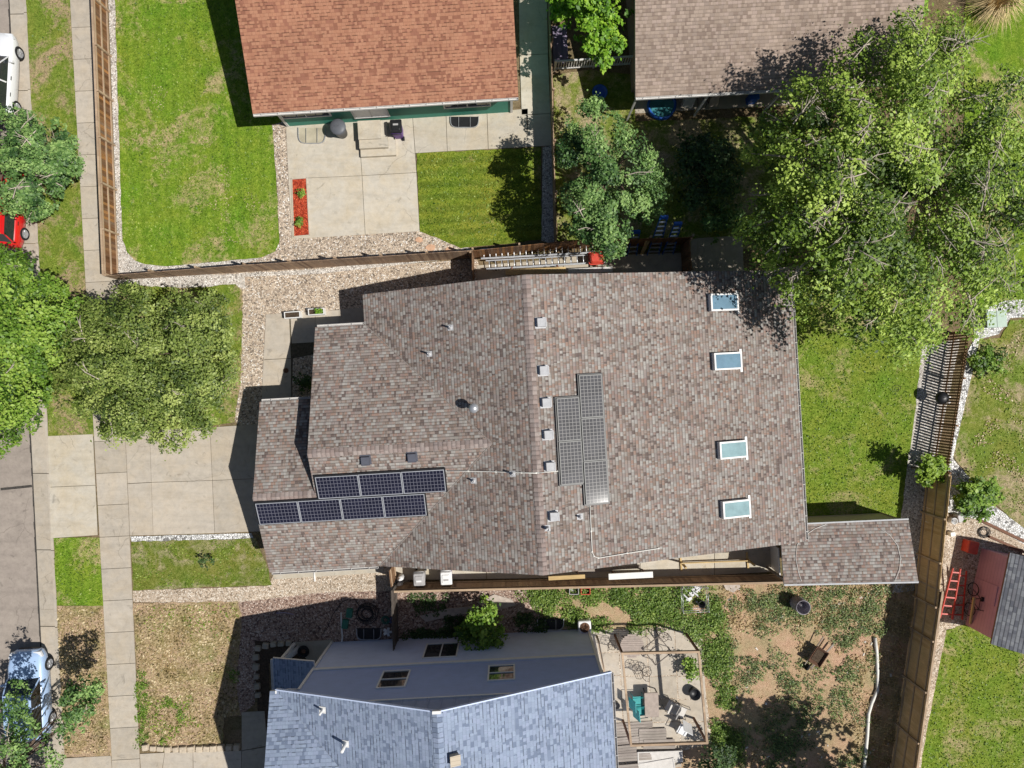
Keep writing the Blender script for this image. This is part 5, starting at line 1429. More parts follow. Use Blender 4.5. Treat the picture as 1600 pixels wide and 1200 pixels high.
M['teal'] = m_plain('teal_plastic', (.015,.27,.27), .45, .4, 0, .15)
M['iron'] = m_plain('dark_iron', (.10,.08,.07), .7, .3, 0, .3)
M['rust'] = m_plain('rust', (.13,.07,.045), .9, .2, 0, .5, 20)
M['stone'] = m_plain('cut_stone', (.50,.42,.32), .9, .2, 0, .2, 8, .4)
M['flag'] = m_plain('flagstone', (.42,.36,.31), .9, .2, 0, .25, 5, .4)
M['flag_red'] = m_plain('red_flagstone', (.55,.34,.22), .9, .2, 0, .2, 7, .4)
M['canvas'] = m_plain('sling_fabric', (.55,.52,.48), .8, .2, 0, .1)
M['canvas_tan'] = m_plain('table_top_tan', (.33,.27,.23), .6, .3, 0, .15)
M['barrel_in'] = m_plain('barrel_grey', (.28,.26,.29), .6, .4, .2, .25)

def wheelie_bin(label, x, y, mb, ml, rot, label_plate=None, group='wheelie bins'):
    t = thing('wheelie_bin', label, 'bin', (0, 0, 0), group)
    b = MB(); b.rbox((0, 0, .52), (.54, .60, .96), 0, .05)
    for v in b.v:
        k = .80 + .20 * (v.z / 1.0); v.x *= k; v.y *= k
    b.box((0, .33, .93), (.5, .05, .05)); b.build('body', M[mb], t)
    b = MB(); b.rbox((0, -.02, 1.04), (.60, .70, .08), 0, .07, 4, .03); b.rbox((0, -.03, 1.09), (.44, .46, .04), 0, .05, 4, .03); b.tube([(-.26, .37, 1.0), (.26, .37, 1.0)], .02, 8)
    o = b.build('lid', M[ml], t)
    if label_plate: b = MB(); b.box((0, -.08, 1.113), (.26, .09, .006)); b.build('label_plate', M[label_plate], o)
    for sx in (-1, 1):
        b = MB(); b.tube([(sx*.2, .27, .11), (sx*.27, .27, .11)], .11, 14); b.build('wheel', M['tyre'], t)
    t.location = W(x, y, .05) ; t.rotation_euler.z = rot
    return t
wheelie_bin('purple wheelie bin with a black lid beside the concrete steps', 624, 210, 'bin_purple', 'black', R(183), 'bin_light')
wheelie_bin('pale grey wheelie bin nearest the house corner by the lower fence', 659, 896, 'bin_light', 'bin_light', R(3), 'plastic_white')
wheelie_bin('lilac wheelie bin with pale lid behind the lower fence', 700, 894, 'bin_lilac', 'plastic_white', R(3), 'bin_light')
t = thing('rubbish_bin', 'round dark grey bin with domed lid beside the covered window well', 'bin', W(535, 209))
o = W(535, 209, .05)
b = MB(); b.lathe([(0, 0), (.27, 0), (.35, .85), (.35, .88)], o, 24); b.build('body', M['bin_grey'], t)
b = MB(); b.lathe([(.40, .86), (.41, .93), (.36, .98), (.2, 1.03), (0, 1.05)], o, 24); b.obox(o + Vector((0,.0,1.06)), (1,.1,0), (0,1,0), (0,0,1), .22, .04, .03); b.build('lid', M['bin_grey'], t)

def window_well(label, x, y, w, d, cover=False):
    t = thing('window_well', label, 'window well', W(x, y)); c = W(x, y)
    pts = [(-w/2, d/2)] + [(-w/2 + (1-math.cos(a))*w*.5*.35 if False else -w/2*math.cos(a)**(.5) if False else -w/2, 0) for a in ()]
    out = []
    for i in range(17):
        a = math.pi * i / 16
        cx_, sy_ = -math.cos(a), -math.sin(a)
        ex = math.copysign(abs(cx_)**.45, cx_) * w/2; ey = math.copysign(abs(sy_)**.45, sy_) * d
        out.append(Vector((c.x + ex, c.y + d/2 + ey, 0)))
    b = MB()
    for i in range(16):
        p, q = out[i], out[i+1]; m_ = Vector((c.x, c.y, 0)); pi = p + (m_-p).normalized()*.04; qi = q + (m_-q).normalized()*.04
        U = lambda v, z: Vector((v.x, v.y, z))
        b.face([U(p,.13), U(q,.13), U(qi,.13), U(pi,.13)]); b.face([U(p,0), U(q,0), U(q,.13), U(p,.13)]); b.face([U(qi,.055), U(pi,.055), U(pi,.13), U(qi,.13)])
    b.build('rim', M['steel'], t)
    b = MB(); b.prism([v for v in out], .03, .058); b.build('pit', M['cover_clear'] if cover else M['black'], t)
    b = MB()
    for k in (-.2, .2): b.beam((c.x + k*w, c.y + d*.45, .115), (c.x + k*w, c.y - d*.42, .115), .02, .02)
    b.build('grate', M['steel'], t)
M['cover_clear'] = m_plain('clear_cover', (.40,.36,.27), .15, .6, 0, .2, 2)
window_well('window well with a clear cover beside the round bin', 488, 213, 1.45, .85, True)
window_well('open dark window well by the teal wall', 726, 192, 1.5, .60)
b = None
window_well('dark window well with pale rim by the short fence', 577, 990, 1.3, .6)
for o in list(bpy.data.objects):
    pass
window_well('dark window well at the foot of the pale blue wall by the vines', 860, 975, 1.4, .6)

# planter boxes
def planter(label, x, y, rot, plant, group='planter boxes by the entry'):
    t = thing('planter_box', label, 'planter', (0,0,0), group); b = MB(); L, w, h = .82, .34, .36
    for s in (-1, 1):
        b.box((0, s*(w/2-.02), h/2), (L, .04, h)); b.box((s*(L/2-.02), 0, h/2), (.04, w-.08, h))
    b.build('box', M['white'], t)
    b = MB(); b.box((0, 0, h-.06), (L-.08, w-.08, .04)); b.build('soil', M['soil'], t)
    if plant:
        rs = np.random.RandomState(3); k = 90
        C = np.stack([rs.uniform(-.02, .36, k), rs.uniform(-.13, .13, k), h + rs.uniform(-.02, .2, k)], 1); n = rs.normal(size=(k,3))*.5 + np.array([0,0,1]); n /= np.linalg.norm(n, axis=1)[:,None]
        leaf_mesh('plant', C, n, rs.uniform(.06,.11,k), rs.uniform(.3,.9,k), M['leaf_lime'], t)
    t.location = W(x, y, .05); t.rotation_euler.z = rot
planter('white planter box with bare soil on the entry walk', 460, 493, R(4), False)
planter('white planter box with green plants on the entry walk', 497, 488, R(4), True)
b = MB(); b.lathe([(0,.0),(.13,0),(.13,.05),(0,.055)], W(447, 579, .05), 16); solid('drain_cover', 'small dark round cover set in the entry walk', 'drain cover', b, M['rust'])
# stepping stones in the gravel
for i, (x, y, s, lab) in enumerate(((655, 375, 6, 'red stepping stone nearest the patio corner'), (673, 387, 7.5, 'largest red stepping stone in the gravel by the lawn tip'), (703, 390, 7, 'red stepping stone nearest the brown fence'))):
    b = MB(); b.prism(px(*ring(x, y, s, 9, .14, 50+i, .7)), .0, .06); solid('stepping_stone', lab, 'stepping stone', b, M['flag_red'], 'stepping stones in the gravel')
# mulch bed edging
b = MB()
q = px((456,279.5),(480,278),(484.5,368),(459,370.5))
for i in range(4): b.beam(q[i] + Vector((0,0,.05)), q[(i+1)%4] + Vector((0,0,.05)), .05, .05)
solid('bed_edging', 'low edging round the red mulch bed on the patio', 'edging', b, M['concrete_new'])

# ladders lying along the side yard
def ext_ladder(label, a, c, w, z, n):
    a = W(*a) ; c = W(*c); t = thing('extension_ladder', label, 'ladder', ((a.x+c.x)/2, (a.y+c.y)/2, 0), 'aluminium ladders along the fence')
    d = (c - a).normalized(); s = Vector((-d.y, d.x, 0)); L = (c - a).length; up = Vector((0,0,1))
    for k, (sg, zz, off) in enumerate(((1, z, 0), (1, z + .06, .035))):
        for e in (-1, 1):
            b = MB(); b.beam(a + s*e*(w/2 - off) + up*zz, c + s*e*(w/2 - off) + up*zz, .03, .085); b.build('side_rail', M['alu'], t)
        for i in range(n if k == 0 else 0):
            p = a + d * (L * (i + .5 + .3*k) / n) + up*zz
            b = MB(); b.tube([p - s*(w/2-off), p + s*(w/2-off)], .026, 6); b.build('rung', M['alu'], t)
    for i in range(3):
        p = a + d * (L * (.08 + .42*i))
        for e in (-1, 1): b = MB(); b.box((p + s*e*(w*.42)) + up*(z*.5 - .02), (.07, .07, z - .04)); b.build('bracket', M['timber_dark'], t)
ext_ladder('aluminium extension ladder lying nearest the fence', (752, 400.5), (928, 391), .50, .55, 19)
ext_ladder('aluminium extension ladder lying nearest the house wall', (760, 416.5), (944, 406), .46, .42, 19)
b = MB(); b.beam(W(790, 425.5, .55), W(884, 421.5, .55), .28, .04); solid('plank', 'yellow wooden plank lying beside the ladders', 'plank', b, M['lumber'])
b = MB(); b.beam(W(888, 424, .55), W(957, 420.5, .55), .26, .05); solid('plank', 'pale grey plank at the end of the yellow plank', 'plank', b, M['white_trim'])
for (x, lab) in ((800, 'left trestle under the two planks'), (870, 'right trestle under the two planks'), (930, 'trestle under the pale grey plank')):
    b = MB(); p = W(x, 424 - (x-800)*.04)
    for sx in (-1, 1):
        for sy in (-1, 1): b.beam((p.x + sx*.12, p.y + sy*.1, 0), (p.x, p.y + sy*.06, .48), .04, .06)
    b.beam((p.x, p.y-.16, .5), (p.x, p.y+.16, .5), .07, .05); solid('trestle', lab, 'trestle', b, M['timber_dark'], 'trestles under the planks')
t = thing('storage_tub', 'upturned faded red plastic tub lying on the ladders', 'tub', W(932, 404)); b = MB(); p = W(932, 403, .78); b.rbox((p.x, p.y, .80), (.74, .60, .22), R(4), .12, 5, .05); b.build('shell', M['plastic_red'], t)
b = MB(); b.rbox((p.x, p.y, .70), (.80, .66, .03), R(4), .13, 5, 0); b.build('rim', M['plastic_red'], t)

def step_ladder(label, foot, top, h, w0, w1, group='blue stepladders by the gate'):
    """folded fibreglass stepladder leaning on the fence"""
    f = W(*foot); p = W(top[0], top[1], h); t = thing('stepladder', label, 'ladder', f, group)
    d = (p - f); L = d.length; d.normalize(); s = Vector((1, .05, 0)); s = (s - d * s.dot(d)).normalized(); n = s.cross(d)
    for e in (-1, 1):
        b = MB(); b.beam(f + s*e*w0/2, p + s*e*w1/2, .03, .09, up=n); b.build('side_rail', M['fibre_blue'], t)
        b = MB(); b.beam(f + s*e*w0*.46 - n*.1, p + s*e*w1*.44 - n*.07, .025, .05, up=n); b.build('rear_rail', M['fibre_blue'], t)
    k = int(L / .30)
    for i in range(1, k):
        q = f + d * (L * i / k); w = w0 + (w1 - w0) * i / k
        b = MB(); b.obox(q, s, d, n, w - .03, .03, .085); b.build('step', M['alu'], t)
    b = MB(); b.obox(p + d*.03, s, d, n, w1 + .06, .16, .12); b.build('top_cap', M['plastic_blue'], t)
step_ladder('shortest blue stepladder, leftmost against the fence', (987, 400), (994, 363), 1.5, .50, .34)
step_ladder('tallest blue stepladder leaning on the fence', (1020, 399), (1037, 340), 2.5, .62, .36)
step_ladder('blue and steel stepladder nearest the dark gate', (1043, 398), (1059, 350), 2.3, .56, .34)
for i, (x0, y0, x1, y1, h) in enumerate(((1001,398,1012,372,1.6),(1004,397,1018,368,1.75))):
    b = MB(); b.beam(W(x0,y0), W(x1,y1,h), .09, .04); solid('plank', ['short board leaning between the stepladders', 'longer board leaning between the stepladders'][i], 'plank', b, M['lumber'])

# between the red-roofed and taupe houses
b = MB(); b.lathe([(0,.04),(.30,.0),(.36,.3),(.40,.34),(.34,.32),(.28,.06),(0,.06)], W(936, 148), 22); solid('basin', 'bright blue plastic basin on the shaded grass', 'basin', b, M['plastic_blue'])
t = thing('paddling_pool', 'round blue paddling pool under the taupe house eave', 'paddling pool', W(1033, 166)); c = W(1033, 166, .05)
b = MB(); b.lathe([(0,.02),(.62,.02),(.66,.25),(.74,.27),(.74,.0)], c, 26); b.build('shell', M['plastic_blue'], t)
b = MB(); b.lathe([(.63,.15),(0,.15)], c, 26); b.build('water', m_plain('pool_water', (.06,.22,.24), .05, .6, 0, .3, 3), t)
def patio_chair(label, x, y, rot, ms, mf, group, z=.05):
    t = thing('garden_chair', label, 'chair', (0,0,0), group)
    b = MB(); b.obox((0,0,.42), (1,0,0), (0,1,.06), (0,-.06,1), .52, .50, .03); b.build('seat', M[ms], t)
    b = MB(); b.obox((0,.33,.74), (1,0,0), (0,-.35,1), (0,1,.35), .52, .66, .03); b.build('backrest', M[ms], t)
    for sx in (-1, 1):
        b = MB(); b.tube([(sx*.28,-.27,0),(sx*.28,-.25,.62),(sx*.28,.30,.64)], .018, 6); b.build('armrest', M[mf], t)
        b = MB(); b.tube([(sx*.27,.30,0),(sx*.27,.24,.42)], .016, 6); b.build('leg', M[mf], t)
        b = MB(); b.tube([(sx*.27,-.27,0),(sx*.27,-.25,.42)], .016, 6); b.build('leg', M[mf], t)
    t.location = W(x, y, z); t.rotation_euler.z = rot
    return t
patio_chair('pale garden chair in the shade beside the paddling pool', 1072, 160, R(170), 'canvas', 'steel', 'chairs under the taupe eave')
patio_chair('dark garden chair in the shade under the taupe eave', 1106, 158, R(200), 'canvas_tan', 'black', 'chairs under the taupe eave')
b = MB(); p = W(1172, 158, .05); b.rbox((p.x, p.y, .35), (.45, .35, .6), R(5), .05); b.rbox((p.x, p.y, .68), (.5, .4, .08), R(5), .06); solid('cool_box', 'blue cool box in the shade under the taupe eave', 'cool box', b, M['plastic_blue'])

# east lawn and beyond
t = thing('kettle_grill', 'black kettle grill beside the slatted fence', 'grill', W(1455, 621)); c = W(1455, 621)
b = MB(); b.lathe([(0,.55),(.2,.60),(.3,.78),(.32,.86),(.3,.95),(.18,1.06),(0,1.09)], c, 24); b.build('bowl', M['black'], t)
for a in (0.5, 2.6, 4.7):
    b = MB(); b.tube([c + Vector((.16*math.cos(a), .16*math.sin(a), .62)), c + Vector((.34*math.cos(a), .34*math.sin(a), 0))], .015, 6); b.build('leg', M['steel'], t)
b = MB(); b.tube([c + Vector((-.06,0,1.09)), c + Vector((-.04,0,1.14)), c + Vector((.04,0,1.14)), c + Vector((.06,0,1.09))], .012, 6); b.build('handle', M['steel'], t)
b = MB(); rr = random.Random(4); p = W(1474, 624, .05)
for i in range(5):
    b.lathe([(0, -.1), (.08, -.06), (.1, 0), (.07, .07), (0, .1)], p + Vector((rr.uniform(-.12,.12), rr.uniform(-.2,.2), .12 + .05*i)), 8)
solid('plastic_bag', 'crumpled white plastic bag beside the black grill', 'bag', b, M['plastic_white'])
def coil(name, label, cat, x, y, r, n, rt, m, z=.03, seed=1, tail=None):
    rr = random.Random(seed); path = []
    o = W(x, y)
    for i in range(n * 18 + 1):
        a = 6.283 * i / 18; k = r * (1 + .18 * math.sin(a * .37 + seed) + rr.uniform(-.02, .02)) * (.75 + .25 * math.cos(i * .11))
        path.append(o + Vector((math.cos(a) * k, math.sin(a) * k * .92, z + rt * (1 + (i // 18) * .8))))
    if tail: path += [W(tx, ty, z + rt) for tx, ty in tail]
    b = MB(); b.tube(path, rt, 6); return solid(name, label, cat, b, M[m])
coil('wire_hoop', 'thin wire hoop lying on the mown back lawn', 'hoop', 1400, 608, .2, 2, .008, 'hose_dark', .05)
t = thing('utility_box', 'pale green utility cabinet on white rock beside the big tree', 'utility box', W(1537, 501)); p = W(1537, 501)
b = MB(); b.box((p.x, p.y, .45), (.95, .80, .9), R(3)); b.build('cabinet', m_plain('utility_green', (.28,.38,.31), .5, .4, 0, .08), t)
b = MB(); b.box((p.x, p.y, .915), (1.0, .84, .03), R(3)); b.build('lid', m_plain('utility_green_lid', (.36,.46,.38), .5, .4, 0, .08), t)
b = MB(); b.box((p.x, p.y, .933), (.014, .84, .008), R(3)); b.build('seam', M['black'], t)
b = MB(); b.beam(W(1530,812,.08), W(1605,848,.08), .14, .16); solid('edging_timber', 'dark red timber edging beside the white rock path', 'timber', b, M['timber_dark'])
b = MB(); b.beam(W(1545,838,.09), W(1640,880,.09), .12, .18); solid('edging_timber', 'lower dark timber edging above the mauve shed', 'timber', b, M['timber_dark'])
b = MB(); b.lathe([(0,.01),(.13,0),(.16,.36),(.17,.37),(.15,.36),(.12,.03),(0,.03)], W(1484, 812), 20); solid('bucket', 'white bucket at the foot of the tan fence', 'bucket', b, M['plastic_white'])
b = MB(); p = W(1494,808); b.rbox((p.x,p.y,.2),(.34,.4,.4),R(10),.06); solid('plastic_tub', 'pale tub beside the white bucket', 'tub', b, M['bin_light'])
coil('garden_hose', 'dark hose coil on tan gravel by the timber edging', 'hose', 1536, 831, .34, 4, .016, 'hose_dark', .04, 3)
b = MB(); p = W(1484, 833); b.rbox((p.x,p.y,.14),(.26,.22,.26),R(8),.03); solid('small_box', 'small cream box by the tan fence', 'box', b, M['pipe_white'])
t = thing('tool_chest', 'red plastic tool chest in front of the mauve shed', 'chest', W(1510, 852)); p = W(1510, 852)
b = MB(); b.rbox((p.x,p.y,.25),(.52,.62,.46),R(-12),.05); b.build('box', M['plastic_red'], t)
b = MB(); b.rbox((p.x,p.y,.51),(.56,.66,.08),R(-12),.06,4,.02); b.build('lid', M['plastic_red'], t)
# red shed, lower right
M['wall_red'] = m_siding('siding_maroon', (.52,.27,.35), .2, .6)
shed2 = thing('garden_shed', 'mauve-pink garden shed with a grey shingle roof at the right edge', 'shed', W(1580, 930))
A0 = W(1533, 856); B0 = W(1508, 976); d = (B0 - A0).normalized(); e = Vector((-d.y, d.x, 0)); L = (B0 - A0).length
b = MB(); w = 3.2
c4 = [A0, B0, B0 + e*w, A0 + e*w]; hs = 1.85; hr = 2.75
for i in range(4):
    p, q = c4[i], c4[(i+1)%4]; up = lambda v, z: Vector((v.x, v.y, z))
    b.face([up(p,0), up(q,0), up(q,hs), up(p,hs)])
    if i in (1, 3): m_ = (p+q)/2; b.face([up(p,hs), up(q,hs), up(m_,hr)])
b.build('wall', M['wall_red'], shed2)
b = MB(); ov = .02
U = lambda s, f, z: A0 + d*s + e*f + Vector((0,0,z))
sl_ = (hr - hs) / (w/2)
roof_slab(b, [U(-.25, -ov, hs + .1 - ov*sl_), U(L+.25, -ov, hs+.1 - ov*sl_), U(L+.25, w/2, hr+.1), U(-.25, w/2, hr+.1)], .09, 1)
roof_slab(b, [U(-.25, w+.2, hs + .1 - .2*sl_), U(L+.25, w+.2, hs+.1-.2*sl_), U(L+.25, w/2, hr+.1), U(-.25, w/2, hr+.1)], .09, 1)
b.build('roof', [M['roof_grey'], M['timber_dark']], shed2)
b = MB(); b.obox(U(L*.5,-.02,.85), d, e, (0,0,1), 1.0, .04, 1.6); b.build('door', M['wall_red'], shed2)
# red stepladder, cart frame and post leaning by the shed
t = thing('stepladder', 'red stepladder lying open beside the mauve shed', 'ladder', W(1485, 930))
def lad(x0, y0, x1, y1, w0, w1, z0, z1, m, n):
    a = W(x0, y0, z0); c = W(x1, y1, z1); dd = (c-a).normalized(); s = Vector((0,0,1)).cross(dd).normalized()
    for k in (-1, 1):
        b = MB(); b.beam(a + s*k*w0/2, c + s*k*w1/2, .045, .07); b.build('side_rail', M[m], t)
    for i in range(n):
        f = (i+.5)/n; q = a.lerp(c, f); w = w0 + (w1-w0)*f; b = MB(); b.beam(q - s*w/2, q + s*w/2, .07, .03); b.build('step', M[m], t)
lad(1478, 966, 1495, 888, .62, .38, .25, .75, 'red_paint', 6); lad(1496, 968, 1505, 892, .50, .34, .12, .5, 'red_paint', 5)
b = MB(); b.beam(W(1516, 974, .4), W(1522, 934, .9), .09, .09); solid('timber_post', 'short tan timber post leaning by the red ladder', 'post', b, M['lumber'])
t = thing('bicycle', 'dark bicycle propped against the mauve shed wall', 'bicycle', W(1514, 938))
bd = (W(1509, 966) - W(1520, 905)).normalized(); o = W(1519, 908); bl = e * -1
def wheel_at(s):
    c = o + bd * s + Vector((0,0,.33)) + bl*.12; b = MB(); pth = [c + bd*(.32*math.cos(6.283*k/20)) + (Vector((0,0,1)) + bl*-.18).normalized()*(.32*math.sin(6.283*k/20)) for k in range(21)]; b.tube(pth, .022, 6); b.build('wheel', M['tyre'], t); return c
w0_, w1_ = wheel_at(.35), wheel_at(1.4)
b = MB(); top_ = Vector((0,0,.5)) + bl*-.08; s0 = w0_ + bd*.3 + top_; s1 = w1_ - bd*.2 + top_; bb = (w0_ + w1_)/2
for a, c in ((w0_, s0), (w0_, bb), (bb, s0), (bb, s1), (s0, s1), (s1, w1_)): b.tube([a, c], .017, 6)
b.build('bike_frame', M['black'], t)
b = MB(); b.beam(s0 + Vector((0,0,.12)) - bd*.12, s0 + Vector((0,0,.12)) + bd*.12, .12, .05); b.build('saddle', M['black'], t)
b = MB(); h_ = s1 + Vector((0,0,.2)); b.tube([h_ - e*.25, h_, h_ + e*.2], .015, 6); b.tube([s1, h_], .014, 6); b.build('handlebar', M['black'], t)

# weedy yard: barrel, barrow, drain pipe, cage, bits
t = thing('barrel', 'rusty grey steel drum standing open in the weedy yard', 'barrel', W(1243, 940)); c = W(1243, 940)
b = MB(); b.lathe([(0,.02),(.36,.02),(.37,.3),(.36,.32),(.37,.6),(.36,.62),(.37,.92),(.35,.94),(.33,.9),(.32,.25),(0,.25)], c, 26); b.build('drum', M['barrel_in'], t)
b = MB(); q = c + Vector((.1,-.02,.25)); b.lathe([(.07,0),(.08,.3),(0,.32)], q, 12); b.build('cup', M['bin_light'], t)
t = thing('wheelbarrow', 'rusty wheelbarrow tray overgrown by weeds on the dirt', 'wheelbarrow', W(1272, 1020)); c = W(1272, 1020)
ax = Vector((.55,.83,0)); ay = Vector((-.83,.55,0)); up = Vector((0,0,1))
b = MB(); lo_ = [c + ax*x*.26 + ay*y*.2 + up*.28 for x,y in ((-1,-1),(1,-1),(1,1),(-1,1))]; hi_ = [c + ax*x*.44 + ay*y*.34 + up*.52 for x,y in ((-1,-1),(1,-1),(1,1),(-1,1))]
b.face(lo_)
for i in range(4):
    j=(i+1)%4; b.face([lo_[i],lo_[j],hi_[j],hi_[i]]); b.beam(hi_[i],hi_[j],.03,.03)
b.build('tray', M['rust'], t)
b = MB(); b.obox(c + up*.40, ax, ay, up, .6, .44, .02); b.build('load', M['soil'], t)
for s in (-1,1):
    b = MB(); b.beam(c - ax*.75 + ay*s*.2 + up*.22, c + ax*1.0 + ay*s*.32 + up*.42, .04, .04); b.build('handle', M['old_wood'], t)
    b = MB(); b.tube([c + ax*.3 + ay*s*.25 + up*.3, c + ax*.38 + ay*s*.27], .018, 6); b.build('leg', M['rust'], t)
b = MB(); b.tube([c - ax*.8 + ay*(.18*0) + ay*-.05 + up*.17, c - ax*.8 + ay*.05 + up*.17], .17, 18); b.build('wheel', M['tyre'], t)
b = MB(); b.beam(W(1268,1043,.1), W(1302,1008,.25), .08, .03); solid('plank', 'pale board lying across the dirt by the wheelbarrow', 'plank', b, M['old_wood'])
b = MB(); pth = [(1367,996),(1370,1020),(1371,1050),(1371,1078),(1362,1098),(1357,1115),(1355,1150),(1352,1180),(1349,1215)]
b.tube([W(x, y, .09) for x, y in pth], .085, 10); solid('drain_pipe', 'long white corrugated pipe lying along the dirt yard', 'pipe', b, M['pipe_white'])
t = thing('wire_cage', 'low wire cage holding white scraps among the vines', 'cage', W(1082, 932)); a = px((1061,914),(1100,912),(1102,949),(1063,951))
b = MB()
for z in (.05, .35, .65):
    for i in range(4): b.tube([a[i]+Vector((0,0,z)), a[(i+1)%4]+Vector((0,0,z))], .012, 5)
b.build('wire', M['steel'], t)
for i in range(4):
    b = MB(); b.tube([a[i], a[i]+Vector((0,0,.7))], .018, 6); b.build('corner_post', M['steel'], t)
b = MB(); rr = random.Random(9)
for i in range(16):
    p = W(rr.uniform(1070,1092), rr.uniform(918,944), .05 + rr.uniform(0,.25)); b.obox(p, (1,rr.uniform(-1,1),.2), (rr.uniform(-.5,.5),1,.1), (0,.1,1), rr.uniform(.12,.3), rr.uniform(.06,.15), .03)
solid('scrap_heap', 'heap of white scraps inside the wire cage', 'scrap heap', b, M['plastic_white'])
b = MB(); b.lathe([(0,.02),(.14,.0),(.18,.34),(.2,.36),(.16,.34),(.13,.06),(0,.06)], W(1094, 941), 16); solid('plant_pot', 'black plant pot in the corner of the wire cage', 'pot', b, M['black'])
t = thing('planter_box', 'square white planter with withered brown plant at the blue house corner', 'planter', W(912, 975)); p = W(912, 975)
b = MB(); b.rbox((p.x,p.y,.25),(.66,.66,.5),R(3),.08,4,0); b.build('box', M['plastic_white'], t)
b = MB(); b.lathe([(0,.52),(.2,.515),(.26,.505)], p, 16); 
for i in range(40):
    a_ = rr.uniform(0,6.28); q = rr.uniform(.05,.25); b.beam(p + Vector((0,0,.5)), p + Vector((math.cos(a_)*q, math.sin(a_)*q, .55 + rr.uniform(0,.15))), .012, .012)
b.build('dry_plant', M['rust'], t)
for i, (x, y, lab) in enumerate(((896, 921, 'grey crate among the vines below the fence'), (914, 921, 'orange crate among the vines below the fence'))):
    b = MB(); p = W(x, y)
    w = .46
    for s in (-1,1): b.box((p.x + s*w/2, p.y, .16), (.03, .32, .32)); b.box((p.x, p.y + s*.16, .16), (w-.03, .03, .32))
    b.box((p.x, p.y, .02), (w-.03, .29, .03)); solid('crate', lab, 'crate', b, M['bin_light'] if i == 0 else M['plastic_red'], 'crates below the fence')
b = MB(); b.prism(px((1128,910),(1152,907),(1156,916),(1145,925),(1133,920)), 0, .12); solid('flagstone', 'dark grey flagstone by the fence beside the dirt', 'flagstone', b, M['flag'])
for i, (x0,y0,x1,y1,lab) in enumerate(((656,962,745,946,'long flagstone in the shade below the fence'),(745,940,800,936,'flagstone beside the tall leafy shrub'))):
    b = MB(); d_ = 9; b.prism(px((x0,y0),((x0+x1)/2,y0-12),(x1,y1),(x1+6,y1+d_),((x0+x1)/2,y1+d_+8),(x0+10,y0+d_)), 0, .07); solid('flagstone', lab, 'flagstone', b, M['flag'])

# pergola frame on the blue house patio
t = thing('pergola_frame', 'open tan timber pergola frame over the cluttered patio', 'pergola', W(1030, 1075))
zp = 2.35
c4 = [W(972,1020.5,zp), W(1091.5,1018,zp), W(1104.5,1160,zp), W(986,1164,zp)]
for i in range(4):
    a, c = c4[i], c4[(i+1)%4]; b = MB(); dd = (c-a).normalized()*.05; b.beam(a-dd*(1 if i%2==0 else -1), c+dd*(1 if i%2==0 else -1), .10, .14); b.build('beam', M['rail_wood'], t)
    b = MB(); b.beam(Vector((a.x,a.y,0)), a - Vector((0,0,.07)), .10, .10); b.build('post', M['timber_dark'], t)
t = thing('patio_railing', 'low timber railing beside the blue house end wall', 'railing', W(940, 1010))
a, c = W(932,993), W(943,1048)
for z in (.3, .95): b = MB(); b.beam(a+Vector((0,0,z)), c+Vector((0,0,z)), .06, .09); b.build('rail', M['rail_wood'], t)
for q in (a, c): b = MB(); b.beam(q, q+Vector((0,0,1.05)), .09, .09); b.build('post', M['rail_wood'], t)
# round and square tables, bistro chairs
def round_table(label, x, y, r, m, h=.7, slats=False):
    t = thing('garden_table', label, 'table', W(x, y), 'tables on the patio'); c = W(x, y, .045)
    b = MB()
    if slats:
        for i in range(13):
            yy = -r + 2*r*(i+.5)/13; hw_ = math.sqrt(max(.001, r*r-yy*yy)); b.box((c.x, c.y+yy, h+.045), (2*hw_, 2*r/13-.012, .03))
    else: b.lathe([(0,h-.03),(r,h-.03),(r,h),(0,h)], c, 24)
    b.build('table_top', M[m], t)
    for k in range(3):
        a_ = 6.283*k/3+.4; b = MB(); b.tube([c+Vector((r*.3*math.cos(a_), r*.3*math.sin(a_), h-.02)), c+Vector((r*.75*math.cos(a_), r*.75*math.sin(a_), 0))], .018, 6); b.build('leg', M['black'], t)
def glass_table(label, x, y, w, rot):
    t = thing('garden_table', label, 'table', W(x, y), 'tables on the patio'); c = W(x, y, .045); ca, sa = math.cos(rot), math.sin(rot)
    ax, ay = Vector((ca,sa,0)), Vector((-sa,ca,0)); q = [c + ax*i*w/2 + ay*j*w/2 for i,j in ((-1,-1),(1,-1),(1,1),(-1,1))]
    b = MB()
    for i in range(4): b.beam(q[i]+Vector((0,0,.7)), q[(i+1)%4]+Vector((0,0,.7)), .04, .03)
    b.tube([c + ax*(.28*math.cos(6.283*k/18)) + ay*(.28*math.sin(6.283*k/18)) + Vector((0,0,.69)) for k in range(19)], .012, 5)
    for i in range(4): b.beam(q[i]+Vector((0,0,.69)), c+(q[i]-c).normalized()*.28+Vector((0,0,.69)), .02, .02)
    b.build('table_top', M['iron'], t)
    for i in range(4): b = MB(); b.tube([q[i]+Vector((0,0,.7)), q[i]], .018, 6); b.build('leg', M['iron'], t)
round_table('round slatted wicker table at the top of the patio', 984, 1002, .60, 'canvas_tan', .62, True)
glass_table('open square iron table with scrolled top on the patio', 1022, 1008, 1.05, R(38))
